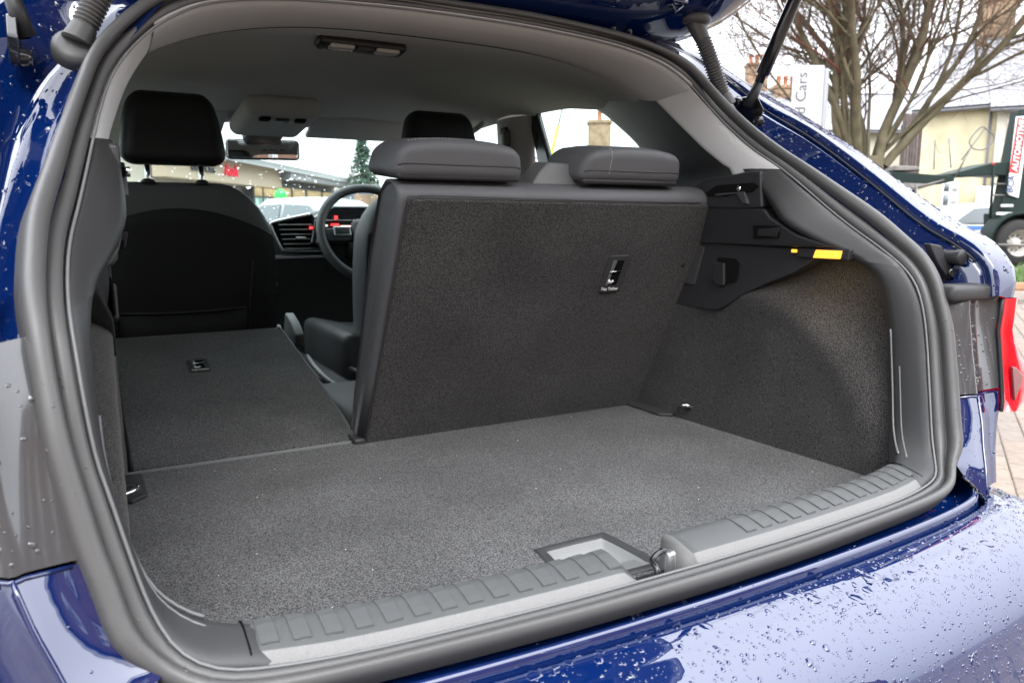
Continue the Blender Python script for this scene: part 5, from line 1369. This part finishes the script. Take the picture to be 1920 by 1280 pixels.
for e0, e1 in zip(edges, edges[1:]):
    x0, x1 = fx(e0), fx(e1)
    wdw = box('window', ((x0+x1)/2, -.06, 1.03), (x1-x0, .10, 2.0), frame_d, show, bevel=.01)
    box('pane', ((x0+x1)/2, -.125, .90), ((x1-x0)*.84, .02, 1.4), mint, wdw, bevel=0); box('lit_pane', ((x0+x1)/2, -.125, 1.78), ((x1-x0)*.84, .02, .28), warm, wdw, bevel=0)
aud = fx(421); asz = abs(fx(440)-fx(405))*.42
red_glow = mat('red_letters', (.8, .02, .05), emit=(1, .03, .08), estr=.25)
text('red_lettering', 'Audi', asz*.88, Matrix.Translation((aud, -.23, ez-.10)) @ Matrix.Rotation(R(90), 4, 'X'), red_glow, show, ext=.02)
text('grey_lettering', 'Used Cars', asz*.6, Matrix.Translation((fx(368), -.23, ez-.12)) @ Matrix.Rotation(R(90), 4, 'X'), grey_tx, show, ext=.02)
gl = mat('green_lamp', (.02, .8, .05), emit=(.02, 1, .05), estr=1.5)
q = survey(526, 366, D=15.2)
st_ = empty('green_roundel', (q.x, q.y, 0), R(-25), 'bright green round marker on a post in front of the showroom', 'marker')
lathe('disc', [(0, -.03), (.10, -.03), (.115, 0), (.10, .03), (0, .03)], gl, st_, axis='Y', loc=(0, 0, q.z), n=24)
tube('post', [(0, .02, 0), (0, .02, q.z)], .02, grey_pl, st_, n=8)
# conifer behind, low wall sign, hedges
need = mat('needles', (.035, .075, .045), rough=.8, var=.3, vscale=3)
def conifer(px, D, top_py, w_):
    c = survey(px, 412, D=D); c.z = 0; H = survey(px, top_py, D=D).z
    t = empty('conifer_tree', c, 0, 'dark green pointed conifer seen through the windscreen right of the showroom', 'tree')
    tube('trunk', [(0, 0, 0), (0, 0, H*.98)], [.10, .02], bark, t, n=8)
    vs_, fs = [], []; rn = random.Random(3)
    for k in range(260):
        z = H*(.12+.88*rn.random()**.8); rr = w_*(1-z/H)**.8+.05; a_ = rn.random()*6.28
        for j in range(9):
            f = (j+1)/9; b0 = V(math.cos(a_)*rr*f, math.sin(a_)*rr*f, z-.25*rr*f)
            for m_ in range(3):
                d_ = V(rn.gauss(0, 1), rn.gauss(0, 1), rn.gauss(0, .6)).normalized()*.14; s_ = d_.orthogonal().normalized()*.03; o0 = len(vs_)
                vs_ += [b0-s_, b0+s_, b0+d_]; fs.append((o0, o0+1, o0+2))
    cr_ = mesh('crown', vs_, fs, need, t)
    return t
conifer(683, 26, 262, 1.05)
def shrub(px, D, h, w_, label, colr, seed):
    c = survey(px, 412, D=D); c.z = 0; t = empty('hedge_bush', c, 0, label, 'bush'); rn = random.Random(seed); vs_, fs = [], []
    tube('stem', [(0, 0, 0), (0, 0, h*.6)], .05, bark, t, n=6)
    for k in range(2600):
        a_ = rn.random()*6.28; r_ = w_*rn.random()**.5; z = h*rn.random()*(1-.35*(r_/w_)**2)
        p_ = V(math.cos(a_)*r_, math.sin(a_)*r_, z); d_ = V(rn.gauss(0, 1), rn.gauss(0, 1), rn.gauss(0, 1)).normalized()*.10; s_ = d_.orthogonal().normalized()*.05; o0 = len(vs_)
        vs_ += [p_-s_, p_+s_, p_+d_]; fs.append((o0, o0+1, o0+2))
    mesh('crown', vs_, fs, mat('bush_leaves_%d' % seed, colr, rough=.8, var=.4, vscale=2), t)
shrub(640, 31, 3.3, 2.4, 'brown winter hedge beside the end of the showroom', (.20, .15, .09), 1)
shrub(705, 34, 3.0, 3.2, 'pale green hedge behind the conifer tree', (.12, .14, .08), 2)
